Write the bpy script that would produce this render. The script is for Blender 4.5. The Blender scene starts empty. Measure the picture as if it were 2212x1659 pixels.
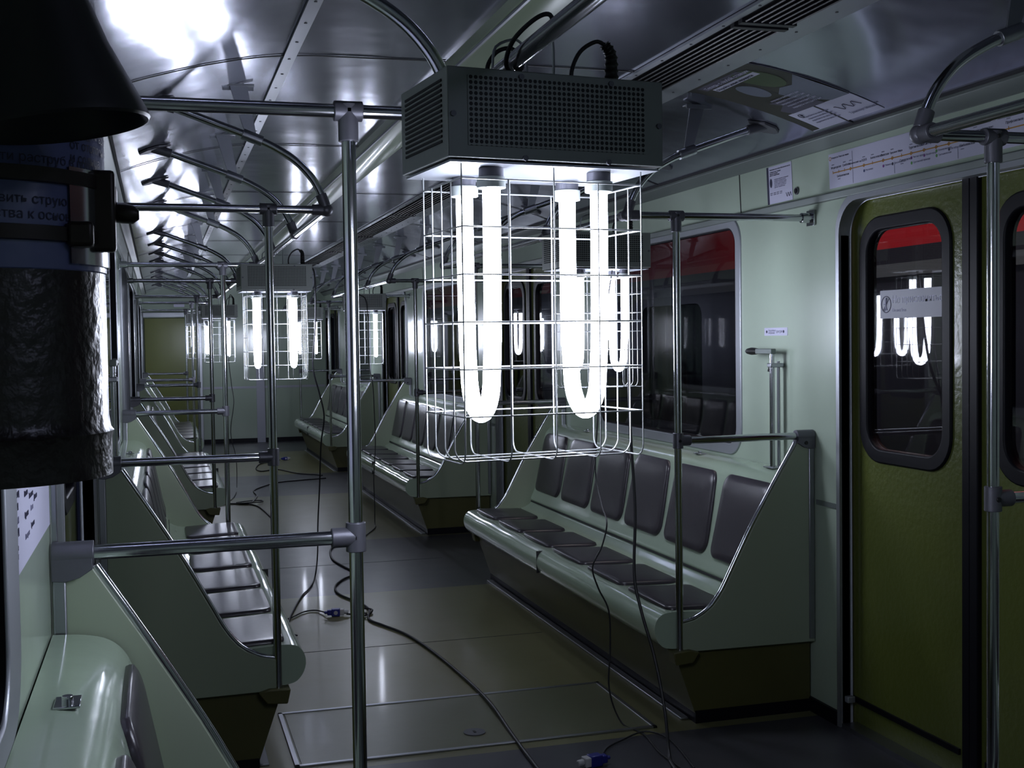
import bpy, bmesh, math, random
from mathutils import Vector, Matrix
random.seed(5)
SC = bpy.context.scene
COL = SC.collection
PI = math.pi

# ------------------------------------------------------------------ materials
def lin(c):
    return tuple(((v / 12.92) if v <= 0.04045 else ((v + 0.055) / 1.055) ** 2.4) for v in c)

def mat(name, rgb, rough=0.5, metal=0.0, coat=0.0, bump=0.0, bscale=20.0, var=0.0, vscale=3.0,
        spec=0.5, aniso=0.0, rvar=0.0):
    m = bpy.data.materials.new(name); m.use_nodes = True
    nt = m.node_tree; b = nt.nodes['Principled BSDF']
    b.inputs['Base Color'].default_value = (*rgb, 1)
    b.inputs['Roughness'].default_value = rough
    b.inputs['Metallic'].default_value = metal
    b.inputs['Coat Weight'].default_value = coat
    b.inputs['Coat Roughness'].default_value = 0.08
    b.inputs['Specular IOR Level'].default_value = spec
    if bump or var or rvar:
        tc = nt.nodes.new('ShaderNodeTexCoord')
        if bump:
            n = nt.nodes.new('ShaderNodeTexNoise'); n.inputs['Scale'].default_value = bscale
            n.inputs['Detail'].default_value = 3
            nt.links.new(tc.outputs['Object'], n.inputs['Vector'])
            bp = nt.nodes.new('ShaderNodeBump'); bp.inputs['Strength'].default_value = bump
            bp.inputs['Distance'].default_value = 0.02
            nt.links.new(n.outputs['Fac'], bp.inputs['Height'])
            nt.links.new(bp.outputs['Normal'], b.inputs['Normal'])
        if var or rvar:
            n2 = nt.nodes.new('ShaderNodeTexNoise'); n2.inputs['Scale'].default_value = vscale
            n2.inputs['Detail'].default_value = 6; n2.inputs['Roughness'].default_value = 0.65
            nt.links.new(tc.outputs['Object'], n2.inputs['Vector'])
        if var:
            r = nt.nodes.new('ShaderNodeMapRange')
            r.inputs[1].default_value = 0.3; r.inputs[2].default_value = 0.7
            r.inputs[3].default_value = 1 - var; r.inputs[4].default_value = 1 + var
            nt.links.new(n2.outputs['Fac'], r.inputs[0])
            mx = nt.nodes.new('ShaderNodeVectorMath'); mx.operation = 'SCALE'
            mx.inputs[0].default_value = rgb
            nt.links.new(r.outputs[0], mx.inputs['Scale'])
            nt.links.new(mx.outputs[0], b.inputs['Base Color'])
        if rvar:
            r2 = nt.nodes.new('ShaderNodeMapRange')
            r2.inputs[1].default_value = 0.3; r2.inputs[2].default_value = 0.7
            r2.inputs[3].default_value = max(0.02, rough - rvar); r2.inputs[4].default_value = rough + rvar
            nt.links.new(n2.outputs['Fac'], r2.inputs[0])
            nt.links.new(r2.outputs[0], b.inputs['Roughness'])
    return m

MINT = (0.47, 0.565, 0.455)
M = {}
M['wall'] = mat('mint_wall', MINT, 0.22, coat=0.35, bump=0.05, bscale=5, var=0.03)
M['panel'] = mat('mint_laminate', (0.33, 0.385, 0.285), 0.38, bump=0.03, bscale=8)
M['shell'] = mat('mint_plastic', (0.43, 0.535, 0.41), 0.16, coat=0.5, bump=0.06, bscale=9)
M['vinyl'] = mat('seat_vinyl', (0.040, 0.034, 0.043), 0.28, bump=0.012, bscale=60, spec=0.5)
M['chrome'] = mat('steel_tube', (0.52, 0.53, 0.56), 0.15, metal=1.0)
M['steel'] = mat('brushed_steel', (0.40, 0.41, 0.45), 0.36, metal=1.0)
M['bright_alu'] = mat('aluminium_trim', (0.42, 0.44, 0.48), 0.42, metal=0.7)
M['cast'] = mat('cast_grey_metal', (0.14, 0.14, 0.165), 0.42, metal=0.5, bump=0.04, bscale=60)
M['ceil'] = mat('ceiling_laminate', (0.30, 0.315, 0.40), 0.16, metal=0.80, bump=0.20, bscale=2.2)
M['dulltrim'] = mat('dull_grey_trim', (0.20, 0.23, 0.22), 0.45, metal=0.3)
M['seam'] = mat('dark_seam', (0.03, 0.03, 0.035), 0.6)
M['olive_door'] = mat('olive_door_paint', (0.125, 0.150, 0.032), 0.30, coat=0.3, bump=0.12, bscale=55)
M['olive_base'] = mat('olive_bench_base', (0.085, 0.082, 0.026), 0.45, var=0.12)
M['olive_flat'] = mat('olive_end_door', (0.11, 0.13, 0.022), 0.33, var=0.05)
M['rubber'] = mat('black_rubber', (0.005, 0.005, 0.009), 0.48, spec=0.2)
M['blackp'] = mat('black_plastic', (0.01, 0.01, 0.011), 0.45)
M['cable'] = mat('black_cable', (0.014, 0.014, 0.018), 0.5)
M['paper'] = mat('white_paper', (0.62, 0.62, 0.78), 0.6)
M['ink'] = mat('dark_ink', (0.03, 0.03, 0.07), 0.6)
M['greyink'] = mat('grey_ink', (0.25, 0.25, 0.36), 0.6)
M['orange'] = mat('orange_line', (0.45, 0.22, 0.03), 0.6)
M['greendot'] = mat('green_mark', (0.12, 0.35, 0.10), 0.6)
M['purpledot'] = mat('purple_mark', (0.22, 0.05, 0.30), 0.6)
M['bluedot'] = mat('dark_blue_mark', (0.04, 0.06, 0.18), 0.6)
M['postdark'] = mat('poster_dark_brown', (0.020, 0.018, 0.011), 0.5)
M['postgreen'] = mat('poster_green', (0.06, 0.10, 0.035), 0.5)
M['postgrey'] = mat('poster_grey_blue', (0.17, 0.19, 0.26), 0.5)
M['postviolet'] = mat('poster_violet', (0.09, 0.08, 0.13), 0.5)
M['channel'] = mat('pale_green_duct', (0.33, 0.42, 0.28), 0.28, coat=0.3)
M['housing'] = mat('grey_painted_steel', (0.26, 0.28, 0.27), 0.4, metal=0.3, bump=0.02, bscale=40)
M['wire'] = mat('galvanised_wire', (0.30, 0.31, 0.31), 0.4, metal=0.5)
M['socket'] = mat('white_ceramic', (0.55, 0.60, 0.58), 0.3)
M['blue'] = mat('blue_plastic', (0.02, 0.025, 0.22), 0.35)
M['whitep'] = mat('white_plastic', (0.5, 0.5, 0.52), 0.4)
M['dark'] = mat('dark_void', (0.012, 0.012, 0.014), 0.8)
M['slat'] = mat('dark_grille_slats', (0.009, 0.009, 0.014), 0.5)
M['frost'] = mat('frosted_sticker', (0.36, 0.37, 0.44), 0.5)
M['red'] = mat('red_train_paint', (0.42, 0.012, 0.02), 0.4)
M['train'] = mat('grey_train_paint', (0.022, 0.022, 0.032), 0.35)
M['stripe'] = mat('light_train_stripe', (0.11, 0.12, 0.13), 0.35)
M['brown'] = mat('brown_seatback', (0.16, 0.09, 0.06), 0.5)
M['body'] = mat('dark_red_cylinder', (0.012, 0.006, 0.007), 0.33, coat=0.15, bump=0.12, bscale=110)
M['label'] = mat('blue_white_label', (0.13, 0.145, 0.32), 0.30, coat=0.3, bump=0.15, bscale=25)
M['strap'] = mat('dark_clamp_steel', (0.03, 0.022, 0.02), 0.4, metal=0.4)
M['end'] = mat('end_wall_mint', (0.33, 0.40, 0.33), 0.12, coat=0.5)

# floor: olive linoleum, darker blue-grey sheets in the door bays
def floor_mat(name, rgb):
    m = mat(name, rgb, 0.34, bump=0.035, bscale=9, var=0.05, vscale=2.2, rvar=0.03, coat=0.1)
    return m
M['floor_olive'] = floor_mat('olive_linoleum', (0.165, 0.160, 0.080))
M['floor_dark'] = floor_mat('dark_linoleum', (0.060, 0.060, 0.072))
M['hatch'] = floor_mat('hatch_linoleum', (0.135, 0.14, 0.085))

def glass_mat(name, tint, fac=1.0):
    m = bpy.data.materials.new(name); m.use_nodes = True
    nt = m.node_tree; nt.nodes.clear()
    out = nt.nodes.new('ShaderNodeOutputMaterial')
    mix = nt.nodes.new('ShaderNodeMixShader')
    tr = nt.nodes.new('ShaderNodeBsdfTransparent'); tr.inputs[0].default_value = (*tint, 1)
    gl = nt.nodes.new('ShaderNodeBsdfGlossy'); gl.inputs['Roughness'].default_value = 0.02
    fr = nt.nodes.new('ShaderNodeFresnel'); fr.inputs[0].default_value = 1.62
    geo = nt.nodes.new('ShaderNodeNewGeometry'); inv = nt.nodes.new('ShaderNodeMath'); inv.operation = 'SUBTRACT'
    inv.inputs[0].default_value = 1.0; nt.links.new(geo.outputs['Backfacing'], inv.inputs[1])
    mu = nt.nodes.new('ShaderNodeMath'); mu.operation = 'MULTIPLY'
    nt.links.new(fr.outputs[0], mu.inputs[0]); nt.links.new(inv.outputs[0], mu.inputs[1])
    nt.links.new(mu.outputs[0], mix.inputs[0]); nt.links.new(tr.outputs[0], mix.inputs[1])
    nt.links.new(gl.outputs[0], mix.inputs[2]); nt.links.new(mix.outputs[0], out.inputs[0])
    return m
M['glass'] = glass_mat('window_glass', (0.75, 0.76, 0.80))

def emis(name, rgb, s):
    m = bpy.data.materials.new(name); m.use_nodes = True
    nt = m.node_tree; nt.nodes.clear()
    out = nt.nodes.new('ShaderNodeOutputMaterial'); e = nt.nodes.new('ShaderNodeEmission')
    e.inputs[0].default_value = (*rgb, 1); e.inputs[1].default_value = s
    nt.links.new(e.outputs[0], out.inputs[0]); return m
M['tube'] = emis('lit_lamp_tube', (0.77, 0.82, 1.0), 45)

# perforated sheet: round holes laid on a regular grid in the sheet itself
def perf_mat():
    m = mat('perforated_steel', (0.26, 0.28, 0.27), 0.4, metal=0.3)
    nt = m.node_tree; b = nt.nodes['Principled BSDF']
    tc = nt.nodes.new('ShaderNodeTexCoord'); sp = nt.nodes.new('ShaderNodeSeparateXYZ')
    nt.links.new(tc.outputs['Object'], sp.inputs[0])
    def mth(op, a, bb=None):
        n = nt.nodes.new('ShaderNodeMath'); n.operation = op
        for i, v in enumerate((a, bb)):
            if v is None: continue
            if isinstance(v, (int, float)): n.inputs[i].default_value = v
            else: nt.links.new(v, n.inputs[i])
        return n.outputs[0]
    px, pz = 0.284 / 37, 0.098 / 13
    fx = mth('SUBTRACT', mth('FRACT', mth('DIVIDE', mth('ADD', sp.outputs[0], 0.142), px)), 0.5)
    fz = mth('SUBTRACT', mth('FRACT', mth('DIVIDE', mth('ADD', sp.outputs[2], 0.049), pz)), 0.5)
    d = mth('SQRT', mth('ADD', mth('MULTIPLY', fx, fx), mth('MULTIPLY', fz, fz)))
    hole = mth('LESS_THAN', d, 0.37)
    mx = nt.nodes.new('ShaderNodeMix'); mx.data_type = 'RGBA'
    mx.inputs[6].default_value = (0.26, 0.28, 0.27, 1); mx.inputs[7].default_value = (0.004, 0.004, 0.005, 1)
    nt.links.new(hole, mx.inputs[0]); nt.links.new(mx.outputs[2], b.inputs['Base Color'])
    return m
M['perf'] = perf_mat()

# ------------------------------------------------------------------ mesh helpers
class MB:
    def __init__(s): s.v = []; s.f = []; s.mi = []
    def add(s, vs, fs, mi=0):
        o = len(s.v); s.v += [tuple(p) for p in vs]
        s.f += [tuple(i + o for i in f) for f in fs]; s.mi += [mi] * len(fs); return s
    def box(s, c, d, rot=None, mi=0):
        hx, hy, hz = d[0] / 2, d[1] / 2, d[2] / 2
        P = [Vector((x, y, z)) for x in (-hx, hx) for y in (-hy, hy) for z in (-hz, hz)]
        if rot is not None: P = [rot @ p for p in P]
        P = [p + Vector(c) for p in P]
        return s.add(P, [(0, 1, 3, 2), (4, 6, 7, 5), (0, 4, 5, 1), (2, 3, 7, 6), (0, 2, 6, 4), (1, 5, 7, 3)], mi)
    def prism(s, poly, y0, y1, ax='y', mi=0):
        n = len(poly)
        def P(a, b, t): return {'y': (a, t, b), 'x': (t, a, b), 'z': (a, b, t)}[ax]
        vs = [P(a, b, y0) for a, b in poly] + [P(a, b, y1) for a, b in poly]
        fs = [(i, (i + 1) % n, n + (i + 1) % n, n + i) for i in range(n)]
        fs += [tuple(range(n - 1, -1, -1)), tuple(range(n, 2 * n))]
        return s.add(vs, fs, mi)
    def tube(s, pts, r, seg=14, caps=True, closed=False, mi=0, radii=None):
        pts = [Vector(p) for p in pts]; n = len(pts)
        T = []
        for i in range(n):
            if closed: t = pts[(i + 1) % n] - pts[i - 1]
            else: t = pts[min(i + 1, n - 1)] - pts[max(i - 1, 0)]
            T.append(t.normalized())
        up = Vector((0, 0, 1)) if abs(T[0].z) < 0.9 else Vector((1, 0, 0))
        nrm = (up - T[0] * up.dot(T[0])).normalized()
        vs = []
        for i in range(n):
            nrm = (nrm - T[i] * nrm.dot(T[i])).normalized(); bn = T[i].cross(nrm)
            rr = radii[i] if radii else r
            for k in range(seg):
                a = 2 * PI * k / seg
                vs.append(pts[i] + nrm * (math.cos(a) * rr) + bn * (math.sin(a) * rr))
        fs = []
        m = n if closed else n - 1
        for i in range(m):
            j = (i + 1) % n
            for k in range(seg):
                k2 = (k + 1) % seg
                fs.append((i * seg + k, i * seg + k2, j * seg + k2, j * seg + k))
        if caps and not closed:
            fs += [tuple(range(seg - 1, -1, -1)), tuple(range((n - 1) * seg, n * seg))]
        return s.add(vs, fs, mi)
    def sphere(s, c, r, seg=16, mi=0):
        vs = []; fs = []; rings = seg // 2
        for i in range(rings + 1):
            t = PI * i / rings
            for k in range(seg):
                a = 2 * PI * k / seg
                vs.append((c[0] + r * math.sin(t) * math.cos(a), c[1] + r * math.sin(t) * math.sin(a), c[2] + r * math.cos(t)))
        for i in range(rings):
            for k in range(seg):
                k2 = (k + 1) % seg; fs.append((i * seg + k, i * seg + k2, (i + 1) * seg + k2, (i + 1) * seg + k))
        return s.add(vs, fs, mi)
    def grid(s, fn, nu, nv, mi=0):
        vs = [fn(i / nu, j / nv) for i in range(nu + 1) for j in range(nv + 1)]
        fs = [(i * (nv + 1) + j, (i + 1) * (nv + 1) + j, (i + 1) * (nv + 1) + j + 1, i * (nv + 1) + j + 1) for i in range(nu) for j in range(nv)]
        return s.add(vs, fs, mi)
    def build(s, name, m, parent=None, ang=40, bevel=0.0, origin=None, smooth=True):
        me = bpy.data.meshes.new(name)
        vs = s.v
        if origin is not None: vs = [tuple(Vector(p) - Vector(origin)) for p in vs]
        me.from_pydata(vs, [], s.f); me.validate()
        mm = m if isinstance(m, (list, tuple)) else [m]
        for q in mm: me.materials.append(M[q])
        if len(mm) > 1 and len(me.polygons) == len(s.mi):
            me.polygons.foreach_set('material_index', s.mi)
        bm = bmesh.new(); bm.from_mesh(me); bmesh.ops.recalc_face_normals(bm, faces=bm.faces); bm.to_mesh(me); bm.free()
        if smooth:
            me.polygons.foreach_set('use_smooth', [True] * len(me.polygons))
            me.set_sharp_from_angle(angle=math.radians(ang))
        o = bpy.data.objects.new(name, me); COL.objects.link(o)
        if parent is not None: o.parent = parent
        if origin is not None: o.location = origin
        if bevel:
            b = o.modifiers.new('bevel', 'BEVEL'); b.width = bevel; b.segments = 2; b.limit_method = 'ANGLE'
        return o

def tag(o, label, cat, group=None, kind=None):
    if label: o['label'] = label
    if cat: o['category'] = cat
    if group: o['group'] = group
    if kind: o['kind'] = kind
    return o
def empty(name, loc, label=None, cat=None, group=None, rz=0, kind=None):
    o = bpy.data.objects.new(name, None); COL.objects.link(o); o.location = loc; o.rotation_euler = (0, 0, rz)
    o.empty_display_size = 0.05
    return tag(o, label, cat, group, kind)
def struct(o, label=None, cat=None):
    o['kind'] = 'structure'
    if label: o['label'] = label
    if cat: o['category'] = cat
    return o
def copy_tree(o, parent=None):
    c = o.copy(); COL.objects.link(c)
    if parent is not None: c.parent = parent
    for ch in list(o.children): copy_tree(ch, c)
    return c

def rrect(w, h, r, n=8, cx=0, cy=0):
    out = []
    for (sx, sy, a0) in ((1, 1, 0), (-1, 1, 90), (-1, -1, 180), (1, -1, 270)):
        for k in range(n + 1):
            a = math.radians(a0 + 90 * k / n)
            out.append((cx + sx * (w / 2 - r) + r * math.cos(a), cy + sy * (h / 2 - r) + r * math.sin(a)))
    return out
def circle(r, n=28, cx=0, cy=0): return [(cx + r * math.cos(2 * PI * k / n), cy + r * math.sin(2 * PI * k / n)) for k in range(n)]

def plate(name, loops, thick, MX, m, parent=None, bevel=0.0):
    """flat plate from outlines (inner outlines are holes), baked through matrix MX"""
    cu = bpy.data.curves.new(name, 'CURVE'); cu.dimensions = '2D'; cu.fill_mode = 'BOTH'
    cu.extrude = max(thick / 2 - bevel, 0.0); cu.bevel_depth = bevel; cu.bevel_resolution = 1
    for L in loops:
        sp = cu.splines.new('POLY'); sp.points.add(len(L) - 1)
        for p, (x, y) in zip(sp.points, L): p.co = (x, y, 0, 1)
        sp.use_cyclic_u = True
    return _curve_to_obj(cu, name, MX, m, parent)
def _curve_to_obj(cu, name, MX, m, parent):
    t = bpy.data.objects.new('tmp', cu); COL.objects.link(t)
    dg = bpy.context.evaluated_depsgraph_get(); dg.update()
    me = bpy.data.meshes.new_from_object(t.evaluated_get(dg))
    bpy.data.objects.remove(t); me.transform(MX); me.name = name
    me.materials.clear(); me.materials.append(M[m])
    o = bpy.data.objects.new(name, me); COL.objects.link(o)
    if parent is not None: o.parent = parent
    return o
def text(name, body, size, MX, m, parent=None, align='LEFT', ext=0.0003, lines=1.0):
    cu = bpy.data.curves.new(name, 'FONT'); cu.body = body; cu.size = size; cu.extrude = ext
    cu.align_x = align; cu.space_line = lines
    return _curve_to_obj(cu, name, MX, m, parent)
def frame_mx(origin, ex, ey):
    ex = Vector(ex).normalized(); ey = Vector(ey); ez = ex.cross(ey).normalized(); ey = ez.cross(ex)
    mx = Matrix((ex, ey, ez)).transposed().to_4x4(); mx.translation = Vector(origin); return mx

def smooth_path(pts, n=6):
    P = [Vector(p) for p in pts]; out = []
    for i in range(len(P) - 1):
        a = P[max(i - 1, 0)]; b = P[i]; c = P[i + 1]; d = P[min(i + 2, len(P) - 1)]
        for k in range(n):
            t = k / n
            out.append(0.5 * ((2 * b) + (c - a) * t + (2 * a - 5 * b + 4 * c - d) * t * t + (3 * b - a - 3 * c + d) * t ** 3))
    out.append(P[-1]); return out

# ------------------------------------------------------------------ dimensions (metres)
XW = 1.22                      # half width at the walls
YB, YE = -1.0, 16.9            # back wall, far bulkhead
H1, H2 = 1.002, 1.779          # lower and upper rail heights
PX = 0.692                     # pole line
RX = 0.51                      # ceiling handrail line
Y = [2.201, 3.847, 6.597, 8.242, 10.992, 12.637, 15.387]
BAYS = [(3.847, 6.597), (8.242, 10.992), (12.637, 15.387)]
NEARBAY = (0.75, 2.201)
DOORC = [3.024, 7.42, 11.815, 16.2]
ORD = ['nearest', 'second', 'third', 'fourth', 'fifth', 'sixth', 'farthest']

# ------------------------------------------------------------------ setting
# floor
segs = []
edges = [YB]
for (a, b) in [(YB, 3.80), (3.80, 6.46), (6.46, 8.21), (8.21, 10.85), (10.85, 12.6), (12.6, 15.3), (15.3, YE)]:
    segs.append((a, b))
fb = MB()
for i, (a, b) in enumerate(segs):
    fb.prism([(-1.3, -0.04), (1.3, -0.04), (1.3, 0), (-1.3, 0)], a, b, mi=(1 if i % 2 == 0 else 0))
struct(fb.build('floor', ['floor_olive', 'floor_dark'], smooth=False))
t = MB()
for yy in (7.35, 5.3): t.box((0, yy, 0.0005), (1.3, 0.004, 0.001))
struct(t.build('trim_1', 'seam'), 'thin dark joint lines across the linoleum', 'joint')

# ceiling profile
CP = [(1.222, 2.036), (1.165, 2.053), (1.08, 2.084), (1.0, 2.109), (0.90, 2.136), (0.80, 2.158), (0.70, 2.174), (0.60, 2.18), (0.3, 2.183), (0, 2.184)]
CPX = CP + [(-x, z) for x, z in CP[-2::-1]]
def ceil_z(x):
    x = abs(x)
    for (a, za), (b, zb) in zip(CP, CP[1:]):
        if b <= x <= a: return zb + (za - zb) * (x - b) / (a - b)
    return 2.03
cb = MB()
prof = smooth_path([(x, 0, z) for x, z in CPX], 3)
top = [(p.x, p.z) for p in prof]
nt0 = len(top)
cb.add([(x, YB, z) for x, z in top] + [(x, YE, z) for x, z in top] + [(x, YB, z + 0.03) for x, z in top] + [(x, YE, z + 0.03) for x, z in top],
       [(i, i + 1, nt0 + i + 1, nt0 + i) for i in range(nt0 - 1)] + [(2 * nt0 + i, 3 * nt0 + i, 3 * nt0 + i + 1, 2 * nt0 + i + 1) for i in range(nt0 - 1)])
o = cb.build('ceiling', 'ceil', ang=60)
struct(o)
# seams across the ceiling
t = MB()
SEAMS = [0.29, 1.89, 3.49, 5.09, 6.69, 8.29, 9.89, 11.49, 13.09, 14.69, 16.29]
for ys in SEAMS:
    for (x0, x1) in ((-1.16, -0.67), (-0.64, -0.2), (-0.04, 0.41), (0.67, 1.16)):
        n = 8
        P = [(x0 + (x1 - x0) * k / n) for k in range(n + 1)]
        vs = [(x, ys + dy, ceil_z(x) - 0.0012 - dz) for x in P for dy, dz in ((-0.004, 0), (0.004, 0), (0.004, 0.002), (-0.004, 0.002))]
        fs = []
        for k in range(n):
            for q in range(4): fs.append((k * 4 + q, k * 4 + (q + 1) % 4, (k + 1) * 4 + (q + 1) % 4, (k + 1) * 4 + q))
        t.add(vs, fs)
struct(t.build('trim_2', 'seam', smooth=False), 'dark joint lines across the ceiling panels', 'joint')
# aluminium ceiling strips with screws
for n, (x0, x1) in ((3, (-0.672, -0.638)), (4, (0.575, 0.665)), (5, (0.395, 0.418))):
    t = MB(); zc = ceil_z((x0 + x1) / 2)
    t.box(((x0 + x1) / 2, (YB + YE) / 2, zc - 0.005), (x1 - x0, YE - YB, 0.008))
    yy = 0.3
    while yy < YE:
        t.tube([((x0 + x1) / 2, yy, zc - 0.009), ((x0 + x1) / 2, yy, zc - 0.011)], 0.004, 8, mi=1); yy += 0.2
    struct(t.build('trim_%d' % n, ['bright_alu', 'cast']), ['', '', '', 'aluminium screw strip along the left of the ceiling', 'wide screwed aluminium strip beside the ceiling grilles', 'narrow aluminium strip on the inner edge of the grilles'][n], 'ceiling trim')
# pale green cable duct on the ceiling
t = MB(); t.prism([(-0.20, 2.19), (-0.19, 2.158), (-0.175, 2.150), (-0.065, 2.150), (-0.05, 2.158), (-0.04, 2.19)], YB, YE)
struct(t.build('trim_6', 'channel', bevel=0.003), 'pale green duct running along the ceiling', 'ceiling duct')
t = MB(); t.box((-0.186, 8, 2.152), (0.007, YE - YB - 0.1, 0.007))
struct(t.build('trim_7', 'bright_alu'), 'thin shiny bead along the ceiling duct', 'ceiling trim')

# side walls with window and door openings
def wall_mx(s, x):  # local x -> +Y, local y -> +Z, local z -> +X
    return Matrix(((0, 0, 1, x * s), (1, 0, 0, 0), (0, 1, 0, 0), (0, 0, 0, 1)))
WINS = [((a + 0.565), (b - 0.565)) for a, b in BAYS] + [(0.55, 1.655)]
WZ0, WZ1 = 0.895, 1.83
def door_outline(c, hw, z1, r, z0=0.0):
    L = [(c - hw, z0), (c + hw, z0)]
    for k in range(9):
        a = math.radians(90 * k / 8); L.append((c + hw - r + r * math.cos(a), z1 - r + r * math.sin(a)))
    for k in range(9):
        a = math.radians(90 + 90 * k / 8); L.append((c - hw + r + r * math.cos(a), z1 - r + r * math.sin(a)))
    return L
HW = 0.635
for side, s in (('left', -1), ('right', 1)):
    # wall made as bays so that the door openings stay open to the floor
    zones = []
    cuts = [YB] + [v for c in DOORC[:3] for v in (c - HW, c + HW)] + [DOORC[3] - HW, YE]
    loops = []
    L = [(YB, 0)]
    for c in DOORC:
        L += [(c - HW, 0)]
        for k in range(9):
            a = math.radians(180 - 90 * k / 8); L.append((c - HW + 0.11 + 0.11 * math.cos(a), 1.815 - 0.11 + 0.11 * math.sin(a)))
        for k in range(9):
            a = math.radians(90 - 90 * k / 8); L.append((c + HW - 0.11 + 0.11 * math.cos(a), 1.815 - 0.11 + 0.11 * math.sin(a)))
        L += [(c + HW, 0)]
    L += [(YE, 0), (YE, 1.86), (YB, 1.86)]
    loops.append(L)
    for (a, b) in WINS: loops.append(rrect(b - a, WZ1 - WZ0, 0.09, cx=(a + b) / 2, cy=(WZ0 + WZ1) / 2))
    o = plate('wall_' + side, loops, 0.03, wall_mx(s, XW + 0.015), 'wall')
    struct(o)
    # frieze above, leaning in towards the ceiling
    t = MB(); t.prism([(s * XW, 1.845), (s * 1.212, 2.035), (s * 1.215, 2.06), (s * 1.25, 2.06), (s * 1.25, 1.845)], YB, YE)
    struct(t.build('wall_%s_upper' % side, 'wall', smooth=False), 'mint frieze above the %s windows and doors' % side, 'wall')
    t = MB(); t.prism([(s * 1.222, 1.826), (s * 1.206, 1.828), (s * 1.203, 1.850), (s * 1.222, 1.856)], YB, YE)
    t.prism([(s * 1.222, 2.004), (s * 1.206, 2.006), (s * 1.172, 2.038), (s * 1.172, 2.058), (s * 1.222, 2.05)], YB, YE)
    struct(t.build('trim_%d' % (8 if s < 0 else 9), 'dulltrim', bevel=0.002), 'metal cornice and ledge running along the %s wall' % side, 'cornice')
    t = MB(); t.box((s * 1.165, 7.95, 2.050), (0.008, YE - YB, 0.008))
    for yy in (0.2, 2.4, 4.39, 6.0, 8.8, 10.4, 13.2): t.box((s * 1.2152, yy, 1.93), (0.004, 0.003, 0.155), Matrix.Rotation(s * -0.042, 3, 'Y'))
    struct(t.build('trim_%d' % (10 if s < 0 else 11), 'seam', smooth=False), 'dark joints in the frieze of the %s wall' % side, 'joint')
    # skirting
    t = MB()
    for i in range(4):
        a = YB if i == 0 else DOORC[i - 1] + HW + 0.02
        b = DOORC[i] - HW - 0.02
        t.box((s * 1.212, (a + b) / 2, 0.025), (0.012, b - a, 0.05))
    struct(t.build('baseboard_' + side, 'rubber'), None, None)

for n, s in ((13, 1), (14, -1)):
    t = MB()
    for c in DOORC[:3]:
        for a_, b_ in ((c - 0.80, c - HW - 0.03), (c + HW + 0.03, c + 0.80)): t.box((s * 1.218, (a_ + b_) / 2, 0.765), (0.004, b_ - a_, 0.018))
    struct(t.build('trim_%d' % n, 'dulltrim'), 'short grey strips on the wall beside the doors', 'wall trim')

# end wall and back wall
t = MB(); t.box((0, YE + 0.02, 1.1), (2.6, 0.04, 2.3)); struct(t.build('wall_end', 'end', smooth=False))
t = MB(); t.box((0, YB - 0.02, 1.1), (2.6, 0.04, 2.3)); struct(t.build('wall_back', 'wall', smooth=False))
t = MB(); t.box((0.315, YE - 0.012, 1.03), (0.11, 0.02, 2.06)); t.box((0, YE - 0.004, 0.76), (2.4, 0.006, 0.03))
struct(t.build('trim_12', 'frost'), 'pale vertical and horizontal strips on the far end wall', 'wall trim')
t = MB(); t.box((0.1, YE - 0.01, 0.03), (2.3, 0.016, 0.06)); struct(t.build('baseboard_end', 'rubber'))
d = empty('door_5', (0, 0, 0), 'plain olive cab door in the far end wall', 'door', kind='structure')
t = MB(); t.box((-0.85, YE - 0.02, 0.86), (0.69, 0.03, 1.71)); t.build('door_leaf', 'olive_flat', d, bevel=0.004)
t = MB(); t.box((-0.85, YE - 0.02, 1.76), (0.80, 0.04, 0.06)); t.box((-0.48, YE - 0.02, 0.88), (0.05, 0.04, 1.76))
t.build('door_frame', 'bright_alu', d, bevel=0.003)
t = MB(); t.box((-0.56, YE - 0.045, 0.95), (0.03, 0.03, 0.12)); t.build('door_handle', 'steel', d, bevel=0.004)
o = plate('cab_sign', [rrect(0.14, 0.05, 0.01)], 0.004, frame_mx((-0.74, YE - 0.008, 1.89), (1, 0, 0), (0, 0, 1)), 'paper')
tag(o, 'small white sign above the far cab door', 'sign')

# windows
wn = 0
for s, side in ((-1, 'left'), (1, 'right')):
    for k, (a, b) in enumerate(WINS):
        wn += 1
        w = b - a; h = WZ1 - WZ0; cy = (a + b) / 2; cz = (WZ0 + WZ1) / 2
        e = empty('window_%d' % wn, (s * XW, cy, cz), None, None, kind='structure')
        inv = Matrix.Translation((-s * XW, -cy, -cz))
        plate('window_frame', [rrect(w + 0.03, h + 0.03, 0.105, cx=cy, cy=cz), rrect(w - (0.20 if k == 3 else 0.045), h - 0.045, 0.075, cx=cy, cy=cz)], 0.026, inv @ wall_mx(s, XW + 0.006), 'bright_alu', e, bevel=0.004)
        plate('rubber_gasket', [rrect(w - (0.20 if k == 3 else 0.045), h - 0.045, 0.075, cx=cy, cy=cz), rrect(w - (0.22 if k == 3 else 0.065), h - 0.065, 0.068, cx=cy, cy=cz)], 0.018, inv @ wall_mx(s, XW + 0.006), 'rubber', e)
        plate('window_pane', [rrect(w - 0.05, h - 0.05, 0.075, cx=cy, cy=cz)], 0.005, inv @ wall_mx(s, XW + 0.012), 'glass', e)

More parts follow.
